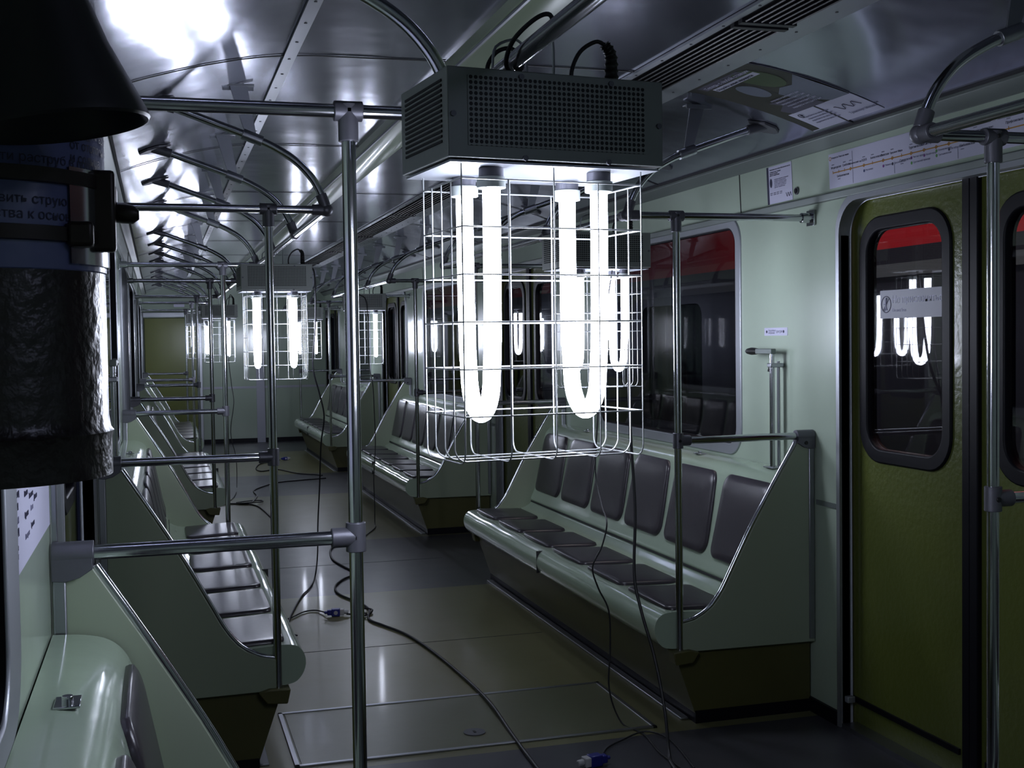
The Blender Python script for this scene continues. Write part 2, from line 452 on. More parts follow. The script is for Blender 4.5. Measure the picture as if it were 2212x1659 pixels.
# sliding doors
dn = 0
for s, side in ((-1, 'left'), (1, 'right')):
    for k, c in enumerate(DOORC):
        dn += 1
        e = empty('door_%d' % (dn if dn < 5 else dn + 1), (s * XW, c, 0), None, None, kind='structure')
        inv = Matrix.Translation((-s * XW, -c, 0))
        # frame
        inner = door_outline(c, HW - 0.004, 1.811, 0.11)
        outer = door_outline(c, HW + 0.016, 1.835, 0.125)
        plate('door_frame', [outer + [], ] if False else [outer[0:1] + outer[1:2] + outer[2:] , inner], 0.05, inv @ wall_mx(s, XW + 0.013), 'bright_alu', e, bevel=0.004)
        for q in (-1, 1):
            yc = c + q * 0.352
            lw = 0.70
            wc = c + q * 0.345
            hole = rrect(0.475, 0.80, 0.105, cx=wc, cy=1.342)
            leaf = plate('door_leaf', [rrect(lw, 1.87, 0.01, cx=yc, cy=0.945), hole], 0.03, inv @ wall_mx(s, 1.285), 'olive_door', e)
            plate('window_gasket', [rrect(0.485, 0.81, 0.11, cx=wc, cy=1.342), rrect(0.415, 0.74, 0.085, cx=wc, cy=1.342)], 0.042, inv @ wall_mx(s, 1.283), 'rubber', leaf, bevel=0.006)
            plate('window_pane', [rrect(0.43, 0.755, 0.09, cx=wc, cy=1.342)], 0.005, inv @ wall_mx(s, 1.280), 'glass', leaf)
            t = MB(); t.box((s * 1.268 - s * XW, c + q * 0.018 - c, 0.94), (0.026, 0.037, 1.86)); t.build('edge_seal', 'rubber', leaf, bevel=0.004)
            t = MB(); t.box((s * 1.268 - s * XW, q * 0.37, 0.095), (0.012, 0.62, 0.018)); t.build('kick_groove', 'rubber', leaf)
            if s == 1 and k == 0 and q == 1:
                st = plate('door_sticker', [rrect(0.334, 0.092, 0.003, cx=3.343, cy=1.459)], 0.001, wall_mx(1, 1.2755), 'frost')
                tag(st, 'frosted no-leaning sticker on the near right door window', 'sticker')
                text('lettering', 'Не прислоняться', 0.034, frame_mx((1.2745, 3.442, 1.462), (0, -1, 0), (0, 0, 1)), 'paper', st)
                text('lettering', 'Do not lean', 0.016, frame_mx((1.2745, 3.442, 1.434), (0, -1, 0), (0, 0, 1)), 'paper', st)
                plate('pictogram', [circle(0.028, cx=3.475, cy=1.459), circle(0.025, cx=3.475, cy=1.459)], 0.001, wall_mx(1, 1.2745), 'ink', st)
                t = MB(); t.box((1.2743, 3.475, 1.459), (0.001, 0.003, 0.052), Matrix.Rotation(0.7, 3, 'X')); t.build('slash', 'ink', st)
                t = MB(); t.sphere((1.2744, 3.474, 1.477), 0.0045, 10)
                t.tube([(1.2744, 3.475, 1.472), (1.2744, 3.477, 1.455)], 0.004, 8)
                t.tube([(1.2744, 3.477, 1.455), (1.2744, 3.483, 1.438)], 0.0022, 6); t.tube([(1.2744, 3.477, 1.455), (1.2744, 3.470, 1.440)], 0.0022, 6)
                t.tube([(1.2744, 3.475, 1.468), (1.2744, 3.487, 1.460)], 0.0018, 6); t.build('figure', 'paper', st)
        t = MB(); t.box((s * 0.04, 0, 0.008), (0.10, 1.25, 0.016)); t.build('threshold', 'steel', e)
        t = MB(); t.box((s * 0.018, 0.618, 0.10), (0.03, 0.022, 0.022)); t.build('latch_block', 'bright_alu', e, bevel=0.003)

# outer skin beyond the doors so that no light leaks over the leaves
for s in (-1, 1):
    for c in DOORC:
        pass

# ------------------------------------------------------------------ floor fittings
h = empty('floor_hatch', (0, 4.15, 0), 'metal-edged rectangular floor hatch in the aisle with round lock', 'hatch')
t = MB(); t.box((-0.01, 0, 0.0015), (1.22, 0.56, 0.003)); t.build('hatch_cover', 'hatch', h)
t = MB()
for (x0, y0, x1, y1) in ((-0.635, 0.285, 0.60, 0.285), (-0.635, -0.285, 0.60, -0.285), (-0.635, -0.285, -0.635, 0.285), (0.60, -0.285, 0.60, 0.285)):
    t.box(((x0 + x1) / 2, (y0 + y1) / 2, 0.003), (max(abs(x1 - x0), 0) + 0.016, abs(y1 - y0) + 0.016, 0.006))
t.build('hatch_rim', 'steel', h, bevel=0.001)
t = MB(); t.tube([(-0.012, -0.144, 0.003), (-0.012, -0.144, 0.006)], 0.038, 28); t.box((-0.012, -0.144, 0.0065), (0.008, 0.02, 0.002), mi=1); t.build('hatch_lock', ['cast', 'blackp'], h)
n = 0
for s, side in ((-1, 'left'), (1, 'right')):
    for (a, b), od in zip(BAYS, ('first', 'second', 'third')):
        t = MB(); t.box((s * 0.735, (a + b) / 2, 0.004), (0.03, b - a - 0.12, 0.008))
        o = t.build('floor_strip', 'steel', bevel=0.002)
        tag(o, 'worn metal floor strip at foot of %s full %s bench' % (od, side), 'floor strip', 'metal floor strips along the benches')

# ------------------------------------------------------------------ benches
SP = [(0.668, 0.272), (0.635, 0.280), (0.612, 0.305), (0.602, 0.340), (0.610, 0.374), (0.634, 0.396), (0.68, 0.401), (0.78, 0.396), (0.88, 0.393), (0.95, 0.400),
      (0.988, 0.418), (1.000, 0.427), (1.004, 0.436), (1.000, 0.448), (1.006, 0.465), (1.022, 0.50), (1.040, 0.56), (1.055, 0.63), (1.070, 0.71), (1.082, 0.78), (1.098, 0.825), (1.125, 0.852), (1.165, 0.864), (1.217, 0.868)]
spts = [Vector((x, 0, z)) for x, z in SP]
FINE = smooth_path(spts, 4)
FL = [0.0]
for p, q in zip(FINE, FINE[1:]): FL.append(FL[-1] + (q - p).length)
def prof_at(l):
    l = max(0, min(l, FL[-1] - 1e-6))
    for i in range(len(FL) - 1):
        if FL[i] <= l <= FL[i + 1]:
            t = (l - FL[i]) / max(FL[i + 1] - FL[i], 1e-9); p = FINE[i].lerp(FINE[i + 1], t)
            d = (FINE[i + 1] - FINE[i]).normalized(); return p, Vector((-d.z, 0, d.x)) * 1.0
def l_of(x=None, z=None, after=0.0):
    for i, p in enumerate(FINE):
        if FL[i] < after: continue
        if x is not None and p.x >= x and p.z > 0.38: return FL[i]
        if z is not None and p.z >= z: return FL[i]
LS0, LS1 = l_of(x=0.655), l_of(x=0.915)
LC = l_of(x=0.999)
LB0, LB1 = l_of(z=0.490, after=LC), l_of(z=0.822, after=LC)

def pad_mesh(l0, l1, w, r, taper=0.0, h=0.013, skew=0.0):
    mb = MB(); hl = (l1 - l0) / 2; cl = (l0 + l1) / 2
    out = rrect(2 * hl, w, r, 6)
    rings = [(1.0, 0.0), (0.995, h * 0.45), (0.975, h * 0.85), (0.93, h), (0.8, h * 1.08), (0.5, h * 1.15), (0.2, h * 1.18)]
    vs = []
    for sc, hh in rings:
        for (a, b) in out:
            aa = a * (1 - (1 - sc) * (0.5 if sc > .9 else 1)); bb = b * sc
            bb *= 1 + taper * (-aa / hl)
            p, nrm = prof_at(cl + aa)
            vs.append((p.x + nrm.x * (hh), bb, p.z + nrm.z * (hh)))
    n = len(out); fs = []
    for i in range(len(rings) - 1):
        for k in range(n): fs.append((i * n + k, i * n + (k + 1) % n, (i + 1) * n + (k + 1) % n, (i + 1) * n + k))
    fs.append(tuple(range((len(rings) - 1) * n, len(rings) * n)))
    return mb.add(vs, fs)
PANEL = [(1.217, 0.258), (0.72, 0.262), (0.690, 0.275), (0.690, 0.362), (0.707, 0.364), (0.745, 0.372), (0.785, 0.392), (0.815, 0.415), (0.840, 0.445), (0.863, 0.480), (0.92, 0.588), (0.975, 0.69), (1.06, 0.832), (1.15, 0.976), (1.217, 0.985)]

def make_bench(npads, length):
    """bench along +Y centred on origin, seat facing -X, wall at +X"""
    root = empty('bench_seat', (0, 0, 0))
    hl = length / 2
    sh = MB(); ny = npads * 8; pitch = length / npads
    nf = len(FINE)
    vs = []
    for j in range(ny + 1):
        y = -hl + length * j / ny
        ph = (y + hl) / pitch * 2 * PI
        for i, p in enumerate(FINE):
            amp = 0.0
            if 0.60 < p.x < 0.97 and p.z > 0.33: amp = 0.006 * math.sin(PI * min(1, max(0, (p.x - 0.60) / 0.37)) ** 0.7)
            if p.z > 0.47 and p.x < 1.10 and p.z < 0.84: amp = 0.006 * math.sin(PI * (p.z - 0.47) / 0.37)
            q, nrm = prof_at(FL[i])
            k = -amp * 0.5 * (1 - math.cos(ph))
            vs.append((p.x + nrm.x * k, y, p.z + nrm.z * k))
    fs = []
    for j in range(ny):
        for i in range(nf - 1):
            fs.append((j * nf + i, j * nf + i + 1, (j + 1) * nf + i + 1, (j + 1) * nf + i))
    sh.add(vs, fs)
    # end caps of the shell
    for y in (-hl, hl):
        cap = [(p.x, y, p.z) for p in FINE] + [(1.217, y, 0.272)]
        sh.add(cap, [tuple(range(len(cap)))])
    sh.build('seat_shell', 'shell', root, ang=50)
    g = MB()
    g.box((0.62, 0.0, 0.345), (0.036, 0.004, 0.10)); g.box((1.0025, 0, 0.4365), (0.012, length - 0.02, 0.006))
    g.build('shell_joint', 'seam', root)
    b = MB(); b.prism([(0.672, 0.272), (1.21, 0.272), (1.21, 0.0), (0.762, 0.0), (0.756, 0.03)], -hl + 0.003, hl - 0.003)
    bo = b.build('bench_base', 'olive_base', root, smooth=False)
    k = MB(); k.box((0.985, 0, 0.022), (0.462, length + 0.004, 0.044)); k.build('kick_strip', 'rubber', bo, smooth=False)
    sp = pad_mesh(LS0, LS1, pitch * 0.86, 0.035, taper=0.03).build('seat_pad', 'vinyl', root, ang=60)
    bp_ = pad_mesh(LB0, LB1, pitch * 0.87, 0.05, taper=0.05).build('back_pad', 'vinyl', root, ang=60)
    for i in range(npads):
        y = -hl + pitch * (i + 0.5)
        a = sp if i == 0 else sp.copy(); c = bp_ if i == 0 else bp_.copy()
        if i: COL.objects.link(a); COL.objects.link(c); a.parent = root; c.parent = root
        a.location = (0, y, 0); c.location = (0, y, 0)
    # small lock plates on the ledge behind the backrest
    for y in (hl * 0.62, -hl * 0.40):
        l = MB(); l.box((1.165, y, 0.867), (0.035, 0.055, 0.004)); l.tube([(1.165, y, 0.867), (1.165, y, 0.877)], 0.008, 12)
        l.build('ledge_lock', 'chrome', root, bevel=0.001)
    return root

def make_partition():
    root = empty('bench_partition', (0, 0, 0))
    p = MB(); p.prism(PANEL, -0.011, 0.011); p.build('side_panel', 'panel', root, ang=20, bevel=0.002)
    e = MB(); path = smooth_path([(x, 0, z) for x, z in PANEL[3:14]], 3)
    for off in (-0.008, 0.008): pass
    e.tube([(v.x - 0.003, 0.0, v.z + 0.003) for v in path], 0.0085, 10)
    eo = e.build('edge_trim', 'chrome', root)
    c = MB(); c.box((1.205, 0, 0.62), (0.022, 0.03, 0.70)); c.build('wall_bead', 'steel', root, bevel=0.003)
    return root

def make_pole():
    root = empty('grab_pole', (0, 0, 0))
    t = MB(); t.tube([(PX, 0, 0.262), (PX, 0, H2)], 0.0130, 20); t.build('pole', 'chrome', root)
    t = MB(); t.tube([(1.19, 0, H2), (RX, 0, H2)], 0.0125, 18); t.build('upper_rail', 'chrome', root)
    t = MB(); t.tube([(1.17, 0, H1), (PX, 0, H1)], 0.0130, 18); t.build('lower_rail', 'chrome', root)
    t = MB(); t.tube([(PX - 0.026, 0, H2), (PX + 0.026, 0, H2)], 0.0185, 18); t.tube([(PX, 0, H2 + 0.013), (PX, 0, H2 - 0.055)], 0.0185, 18)
    t.tube([(PX, -0.021, H2), (PX, -0.017, H2)], 0.005, 10, mi=1); t.build('upper_joint', ['cast', 'blackp'], root, bevel=0.0015)
    t = MB(); t.tube([(PX, 0, H1 - 0.027), (PX, 0, H1 + 0.027)], 0.0185, 18); t.tube([(PX, 0, H1), (PX + 0.045, 0, H1)], 0.0185, 18)
    t.tube([(PX, -0.021, H1), (PX, -0.017, H1)], 0.006, 10, mi=1); t.build('lower_joint', ['cast', 'blackp'], root, bevel=0.0015)
    t = MB(); t.tube([(1.215, 0, H2), (1.175, 0, H2)], 0.018, 16); t.box((1.215, 0, H2), (0.008, 0.05, 0.055)); t.build('wall_flange', 'chrome', root, bevel=0.001)
    t = MB(); t.tube([(1.217, 0, H1), (1.148, 0, H1)], 0.0215, 18); t.prism([(1.217, 1.0), (1.217, 0.958), (1.195, 0.956), (1.172, 0.962), (1.150, 0.976), (1.150, 1.0)], -0.020, 0.020)
    t.tube([(1.18, -0.023, 0.978), (1.18, -0.019, 0.978)], 0.007, 12, mi=1); t.build('corner_block', ['cast', 'blackp'], root, bevel=0.0015)
    t = MB(); t.prism([(0.665, 0.222), (0.73, 0.226), (0.755, 0.262), (0.72, 0.272), (0.655, 0.268)], -0.03, 0.03); t.build('foot_clamp', 'olive_base', root, bevel=0.004)
    return root

P_bench = make_bench(6, 2.728); P_short = make_bench(3, 1.40)
P_part = make_partition(); P_pole = make_pole()
def place(o, s, y, first):
    c = o if first else copy_tree(o)
    c.location = (0, y, 0)
    c.rotation_euler = (0, 0, PI if s < 0 else 0)
    return c
used = set()
def inst(o, s, y, label, cat, group):
    c = place(o, s, y, o.name not in used) if False else (place(o, s, y, id(o) not in used_ids))
    used_ids.add(id(o)); return tag(c, label, cat, group)
used_ids = set()
WORDS = {0: 'first full', 1: 'second full', 2: 'third and farthest full'}
for s, side in ((1, 'right'), (-1, 'left')):
    for i, (a, b) in enumerate(BAYS):
        inst(P_bench, s, (a + b) / 2, '%s mint bench along the %s wall, dark pads, olive base' % (WORDS[i], side), 'bench', 'six-place benches along the walls')
    inst(P_short, s, 1.48, 'short mint bench nearest the camera on the %s wall' % side, 'bench', None)
    names = ['panel closing the short nearest %s bench', 'near-end panel of the first full %s bench', 'far-end panel of the first full %s bench', 'near-end panel of the second full %s bench',
             'far-end panel of the second full %s bench', 'near-end panel of the third full %s bench', 'far-end panel of the third full %s bench']
    pn = ['pole at the end of the short nearest %s bench', 'pole at near end of the first full %s bench', 'pole at far end of the first full %s bench', 'pole at near end of the second full %s bench',
          'pole at far end of the second full %s bench', 'pole at near end of the third full %s bench', 'pole at far end of the third full %s bench']
    for i, y in enumerate(Y):
        inst(P_part, s, y, 'mint chrome-edged ' + names[i] % side, 'partition', 'chrome-edged bench partitions')
        inst(P_pole, s, y, 'steel grab ' + pn[i] % side, 'pole', 'floor-height steel grab poles')

# ------------------------------------------------------------------ ceiling handrails
def arm_parts(root, y, endj):
    t = MB(); path = smooth_path([(1.015, y, 2.098), (0.93, y, 2.068), (0.735, y, 1.999), (0.66, y, 1.966), (0.60, y, 1.928), (0.555, y, 1.880), (0.527, y, 1.83), (0.512, y, 1.785)], 5)
    t.tube(path, 0.0125, 16); a = t.build('curved_arm', 'chrome', root)
    t = MB()
    # triangular ceiling foot
    zc = ceil_z(1.04)
    K = [(0.965, 0.0), (1.01, -0.045), (1.055, -0.045), (1.085, -0.012), (1.085, 0.012), (1.055, 0.045), (1.01, 0.045)]
    nk = len(K)
    t.add([(x, y + dy, ceil_z(x) - .001) for x, dy in K] + [(1.025 + (x - 1.025) * .93, y + dy * .93, ceil_z(x) - .009) for x, dy in K],
          [tuple(range(nk)), tuple(range(2 * nk - 1, nk - 1, -1))] + [(i, nk + i, nk + (i + 1) % nk, (i + 1) % nk) for i in range(nk)])
    t.tube([(1.035, y, 2.100), (0.965, y, 2.081)], 0.0175, 14)
    t.build('ceiling_foot', 'cast', root, bevel=0.0015)
    t = MB()
    zt = ceil_z(0.77)
    t.box((0.775, y, zt - 0.004), (0.095, 0.034, 0.005))
    t.box((0.775, y - 0.015, zt - 0.010), (0.095, 0.003, 0.014))
    t.add([(x, y + dy, z) for dy in (-0.0025, 0.0025) for x, z in ((0.748, zt - .003), (0.803, zt - .003), (0.758, 2.012), (0.722, 2.000))],
          [(0, 1, 2, 3), (7, 6, 5, 4), (0, 4, 5, 1), (1, 5, 6, 2), (2, 6, 7, 3), (3, 7, 4, 0)])
    t.tube([(0.765, y, 2.010), (0.705, y, 1.988)], 0.0175, 14); t.build('hanger_strap', 'steel', root, bevel=0.001)
    t = MB(); t.tube([(0.527, y, 1.828), (0.513, y, 1.79)], 0.0175, 14)
    if endj: t.sphere((RX, y, H2), 0.0215); t.tube([(RX, y, H2), (RX + 0.045, y, H2)], 0.0175, 14); t.tube([(RX, y, H2), (RX, y + endj * 0.045, H2)], 0.0175, 14)
    else: t.tube([(RX, y - 0.022, H2), (RX, y + 0.022, H2)], 0.0175, 14)
    t.build('arm_joint', 'cast', root, bevel=0.001)
def make_rail(y0, y1, ys):
    root = empty('ceiling_handrail', (0, 0, 0)); c = (y0 + y1) / 2
    t = MB(); t.tube([(RX, y0 - c, H2), (RX, y1 - c, H2)], 0.0130, 18); t.build('long_rail', 'chrome', root)
    for i, y in enumerate(ys): arm_parts(root, y - c, 1 if i == 0 else (-1 if i == len(ys) - 1 else 0))
    return root, c
R, c0 = make_rail(3.847, 6.597, [3.847, 4.764, 5.680, 6.597])
Rn, cn = make_rail(0.30, 2.201, [0.367, 1.284, 2.201])
for s, side in ((-1, 'left'), (1, 'right')):
    for i, (a, b) in enumerate(BAYS):
        inst(R, s, (a + b) / 2, 'steel ceiling handrail with curved arms above the %s %s bench' % (WORDS[i], side), 'handrail', 'ceiling handrails above full benches')
    inst(Rn, s, cn, 'steel ceiling handrail nearest the camera, %s side' % side, 'handrail', None)
for o in list(COL.objects):
    pass

# ------------------------------------------------------------------ ceiling grilles
def make_vent():
    root = empty('ceiling_grille', (0, 0, 0))
    t = MB(); t.box((0.4965, 0, 2.179), (0.157, 1.56, 0.006)); t.build('backing', 'dark', root)
    t = MB()
    for i in range(7):
        x = 0.430 + i * 0.0222; t.box((x, 0, 2.170), (0.004, 1.55, 0.014), Matrix.Rotation(0.5, 3, 'Y'))
    t.build('slat_bank', 'slat', root)
    for y in (-0.778, 0.778): t = MB(); t.box((0.4965, y, 2.170), (0.157, 0.022, 0.016)); t.build('end_bar', 'slat', root)
    return root
V = make_vent()
for i in range(10):
    c = V if i == 0 else copy_tree(V)
    c.location = (0, 0.45 + 1.6 * i, 0)
    tag(c, 'dark slatted ceiling grille, %s in the row counted from the camera' % ['first', 'second', 'third', 'fourth', 'fifth', 'sixth', 'seventh', 'eighth', 'ninth', 'tenth'][i], 'grille', 'slatted grilles in one row along the ceiling')

# ------------------------------------------------------------------ UV lamps
def make_lamp():
    root = empty('disinfection_lamp', (0, 0, 0))     # origin: centre of the housing
    W, D, H = 0.346, 0.211, 0.133
    t = MB(); t.box((0, 0, 0.003), (W, D, H - 0.006))
    hs = t.build('housing', 'housing', root, bevel=0.0015)
    t = MB(); t.box((0, 0, -H / 2 + 0.0015), (W - 0.01, D - 0.01, 0.003)); t.build('reflector_plate', 'bright_alu', hs)
    for q in (-1, 1):
        t = MB(); t.box((0, q * (D / 2 + 0.0006), 0.006), (0.286, 0.0012, 0.0985)); t.build('perforated_panel', 'perf', hs)
    for q in (-1, 1):
        t = MB()
        for k in range(13): t.box((q * (W / 2 + 0.0008), 0.0, -0.036 + k * 0.0072), (0.002, 0.165, 0.0034))
        t.build('louvre', 'dark', hs)
    t = MB()
    for (x, z) in ((-0.165, -0.0), (-0.06, 0.058), (0.085, 0.058), (0.166, 0.0), (-0.055, -0.058), (0.08, -0.058)):
        t.tube([(x, -D / 2 - 0.003, z), (x, -D / 2, z)], 0.0042, 10)
    t.build('screw', 'cast', hs)
    # U tubes, one leg in front of the other
    for k, x in enumerate((-0.0885, 0.0885)):
        zt = -H / 2 - 0.028
        path = [(x, -0.056, zt), (x, -0.0555, -0.20), (x, -0.053, -0.32)]
        for a in range(0, 181, 15):
            ar = math.radians(a); path.append((x, -0.047 * math.cos(ar) * 1.0, -0.37 - 0.062 * math.sin(ar)))
        path += [(x, 0.053, -0.32), (x, 0.0555, -0.20), (x, 0.056, zt)]
        t = MB(); t.tube(smooth_path(path, 2), 0.0132, 14); u = t.build('lamp_tube', 'tube', root)
        for yy in (-0.056, 0.056):
            t = MB(); t.tube([(x, yy, zt - 0.002), (x, yy, zt + 0.014)], 0.0215, 20); t.tube([(x, yy, zt + 0.014), (x, yy, -H / 2)], 0.0185, 20, mi=1)
            t.build('socket', ['socket', 'cast'], u, bevel=0.001)
    # wire cage
    t = MB(); cw, cd = 0.292, 0.166; r = 0.00125
    zt, zb = -H / 2 - 0.020, -0.4995
    xs = [-cw / 2 + cw * i / 4 for i in range(5)]; ys = [-cd / 2 + cd * i / 4 for i in range(5)]
    for i in range(7):
        z = zt + (zb + 0.0 - zt) * i / 6
        if i == 6: continue
        t.tube([(-cw / 2, -cd / 2, z), (cw / 2, -cd / 2, z), (cw / 2, cd / 2, z), (-cw / 2, cd / 2, z)], r, 6, closed=True)
    ro = 0.018
    for i, x in enumerate(xs):
        top = -H / 2 + 0.0 if i % 2 == 0 else zt
        p = [(x, -cd / 2 - .001, top)] + [(x, -cd / 2 - .001, zb + ro)] + [(x, -cd / 2 + ro * (1 - math.cos(a)) - .001, zb + ro - ro * math.sin(a)) for a in (0.4, 0.8, 1.2, 1.57)]
        p += [(x, cd / 2 - ro * (1 - math.cos(a)) + .001, zb + ro - ro * math.sin(a)) for a in (1.57, 1.2, 0.8, 0.4)] + [(x, cd / 2 + .001, zb + ro), (x, cd / 2 + .001, top)]
        t.tube(p, r, 6)
    for i, y in enumerate(ys):
        if i in (0, 4):
            continue
        p = [(-cw / 2 - .001, y, zt)] + [(-cw / 2 - .001, y, zb + ro)] + [(-cw / 2 + ro * (1 - math.cos(a)), y, zb + ro - ro * math.sin(a)) for a in (0.4, 0.8, 1.2, 1.57)]
        p += [(cw / 2 - ro * (1 - math.cos(a)), y, zb + ro - ro * math.sin(a)) for a in (1.57, 1.2, 0.8, 0.4)] + [(cw / 2 + .001, y, zb + ro), (cw / 2 + .001, y, zt)]
        t.tube(p, r, 6)
    t.build('wire_cage', 'wire', root)
    # hanger hooks over the handrail
    t = MB()
    for dx in (0.0, 0.046):
        x = dx
        t.tube(smooth_path([(x, 0.012, H / 2 - 0.002), (x, 0.012, H / 2 + 0.05 + dx * 0.6), (x - 0.015, 0.012, H / 2 + 0.075 + dx * .4), (x - 0.05, 0.012, H / 2 + 0.062), (x - 0.056, 0.012, H / 2 + 0.03)], 4), 0.0022, 8)
    t.build('hanger_rod', 'steel', root)
    t = MB(); t.tube(smooth_path([(0.074, 0, H / 2), (0.072, 0, H / 2 + 0.03), (0.087, 0, H / 2 + 0.062), (0.114, 0, H / 2 + 0.080), (0.13, 0, H / 2 + 0.077)], 5), 0.0034, 10)
    t.build('power_lead', 'cable', root)
    t = MB(); pp = smooth_path([(0.13, 0, H / 2 + 0.077), (0.141, 0, H / 2 + 0.062), (0.142, 0, H / 2 + 0.03), (0.142, 0, H / 2)], 10)
    rad = [0.0072 + (0.0022 if k % 3 == 0 else 0) + 0.004 * k / len(pp) for k in range(len(pp))]
    t.tube(pp, 0.008, 12, radii=rad); t.build('strain_relief', 'blackp', root)
    return root
Lp = make_lamp()
LZ = 1.6795
LAMPS = [(-0.476, 1.785, 6.6, 'nearest caged lamp, hanging large in front of the camera'),
         (0.535, 4.22, 4.0, 'caged lamp hanging on the right rail above the first full bench'),
         (-0.47, 6.09, 2.5, 'second caged lamp hanging on the left rail, mid car'),
         (0.585, 9.75, -8.0, 'caged lamp hanging on the right rail above the second bench'),
         (-0.44, 12.3, 1.0, 'third caged lamp hanging on the left rail'),
         (0.56, 13.4, -6.0, 'farthest caged lamp hanging on the right rail'),
         (-0.52, 15.7, 3.0, 'farthest caged lamp hanging on the left rail')]
for i, (x, y, a, lab) in enumerate(LAMPS):
    c = Lp if i == 0 else copy_tree(Lp)
    c.location = (x, y, LZ); c.rotation_euler = (0, 0, math.radians(a))
    tag(c, lab + ', two lit U tubes', 'lamp', 'caged disinfection lamps')

# ------------------------------------------------------------------ cords and plugs
def cord(name, pts, r, label, cat='cord', n=6, group=None):
    t = MB(); t.tube(smooth_path(pts, n), r, 8)
    return tag(t.build(name, 'cable'), label, cat, group)
cord('power_cord', [(0.05, 2.4, 0.007), (0.07, 3.0, .007), (0.086, 3.598, 0.007), (0.103, 3.942, 0.007), (0.119, 4.24, 0.013), (0.121, 4.554, 0.008), (0.089, 5.07, 0.007), (0.04, 5.434, 0.007), (-0.028, 5.65, 0.007), (-0.075, 5.808, 0.007),
                    (-0.04, 6.0, 0.007), (-0.054, 6.17, 0.007), (-0.125, 6.429, 0.007), (-0.121, 6.647, 0.007), (-0.05, 6.84, 0.007), (0.05, 7.0, 0.007), (0.02, 7.2, 0.007), (-0.015, 7.50, 0.007), (0.019, 7.851, 0.007), (0.10, 8.05, 0.007), (0.2, 8.1, 0.007)],
     0.0062, 'thick black power cord snaking down the aisle floor to the hatch')
cord('power_cord', [(-0.165, 5.94, 0.012), (-0.12, 5.93, 0.007), (-0.07, 5.90, 0.007), (-0.03, 5.97, 0.014), (-0.055, 6.03, 0.012), (-0.09, 5.98, 0.016), (-0.075, 5.88, 0.018)], 0.005, 'short knotted cord end beside the blue plug in the aisle')
cord('lamp_cord', [(-0.258, 6.0, 0.012), (-0.298, 6.10, 0.006), (-0.362, 6.08, 0.006), (-0.443, 5.962, 0.006), (-0.50, 5.93, .006)], 0.0036, 'thin black cord trailing left from the blue plug')
cord('lamp_cord', [(0.674, 4.22, 1.72), (0.655, 4.2, 1.62), (0.633, 4.15, 1.241), (0.597, 4.05, 1.027), (0.571, 3.95, 0.756), (0.525, 3.85, 0.547), (0.529, 3.8, 0.429), (0.555, 3.75, 0.279), (0.56, 3.68, 0.12), (0.53, 3.58, 0.01), (0.50, 3.48, 0.008), (0.47, 3.3, 0.008)],
     0.0058, 'thick black cord dangling from the right near lamp past the bench')
cord('lamp_cord', [(0.60, 4.22, 1.62), (0.56, 4.23, 1.35), (0.53, 4.21, 1.05), (0.516, 4.2, 0.864), (0.502, 4.1, 0.757), (0.483, 4.0, 0.705), (0.456, 3.98, 0.627), (0.42, 3.98, 0.555), (0.44, 3.98, 0.48), (0.479, 3.98, 0.394), (0.483, 3.98, 0.261), (0.47, 3.96, 0.12), (0.50, 3.92, 0.01), (0.531, 3.797, 0.006), (0.51, 3.60, 0.006), (0.52, 3.40, 0.006)],
     0.0030, 'thin black cord dangling in front of the first full right bench')
cord('lamp_cord', [(0.308, 3.607, 0.012), (0.36, 3.70, 0.006), (0.43, 3.755, 0.006), (0.542, 3.803, 0.011), (0.592, 3.7, 0.006), (0.555, 3.44, 0.006)], 0.0030, 'thin cord looping from the near plug at the bottom edge')
cord('lamp_cord', [(-0.335, 6.09, 1.75), (-0.29, 6.09, 1.74), (-0.268, 6.1, 1.685), (-0.27, 6.1, 1.453), (-0.274, 6.2, 1.242), (-0.231, 6.3, 1.095), (-0.196, 6.4, 0.968), (-0.19, 6.6, 0.80), (-0.17, 6.85, 0.55), (-0.165, 7.0, 0.32), (-0.165, 7.05, 0.12), (-0.19, 6.98, 0.008), (-0.25, 6.7, 0.006), (-0.332, 6.443, 0.006), (-0.443, 5.95, 0.006), (-0.470, 5.70, 0.006), (-0.446, 5.60, 0.006)],
     0.0042, 'black cord hanging down from the second left lamp to the floor')
cord('lamp_cord', [(0.46, 9.75, 1.80), (0.53, 9.65, 1.74), (0.574, 9.6, 1.69), (0.571, 9.5, 1.501), (0.553, 9.4, 1.209), (0.548, 9.2, 1.034), (0.538, 9.1, 0.861), (0.526, 9.0, 0.586), (0.500, 8.95, 0.353), (0.50, 8.93, 0.15), (0.49, 8.88, 0.008), (0.456, 8.677, 0.006), (0.333, 8.347, 0.006), (0.28, 8.2, .006)],
     0.0036, 'black cord hanging from the right lamp above the second bench')
cord('lamp_cord', [(-0.30, 12.3, 1.82), (-0.343, 12.25, 1.80), (-0.364, 12.2, 1.28), (-0.341, 12.2, 0.961), (-0.328, 12.1, 0.782), (-0.37, 12.0, 0.5), (-0.33, 11.9, 0.25), (-0.34, 11.7, 0.008), (-0.39, 11.1, 0.006), (-0.456, 10.69, 0.006), (-0.54, 10.5, .006)],
     0.0036, 'black cord hanging from the third left lamp')
cord('power_cord', [(-0.52, 10.44, 0.009), (-0.42, 10.42, 0.006), (-0.312, 10.41, 0.006), (-0.219, 10.861, 0.006), (-0.215, 11.284, 0.006), (-0.096, 11.613, 0.006), (0.059, 11.869, 0.006), (0.294, 11.977, 0.006), (0.55, 12.05, 0.006)], 0.0065, 'black cord curving across the floor from the far plug')
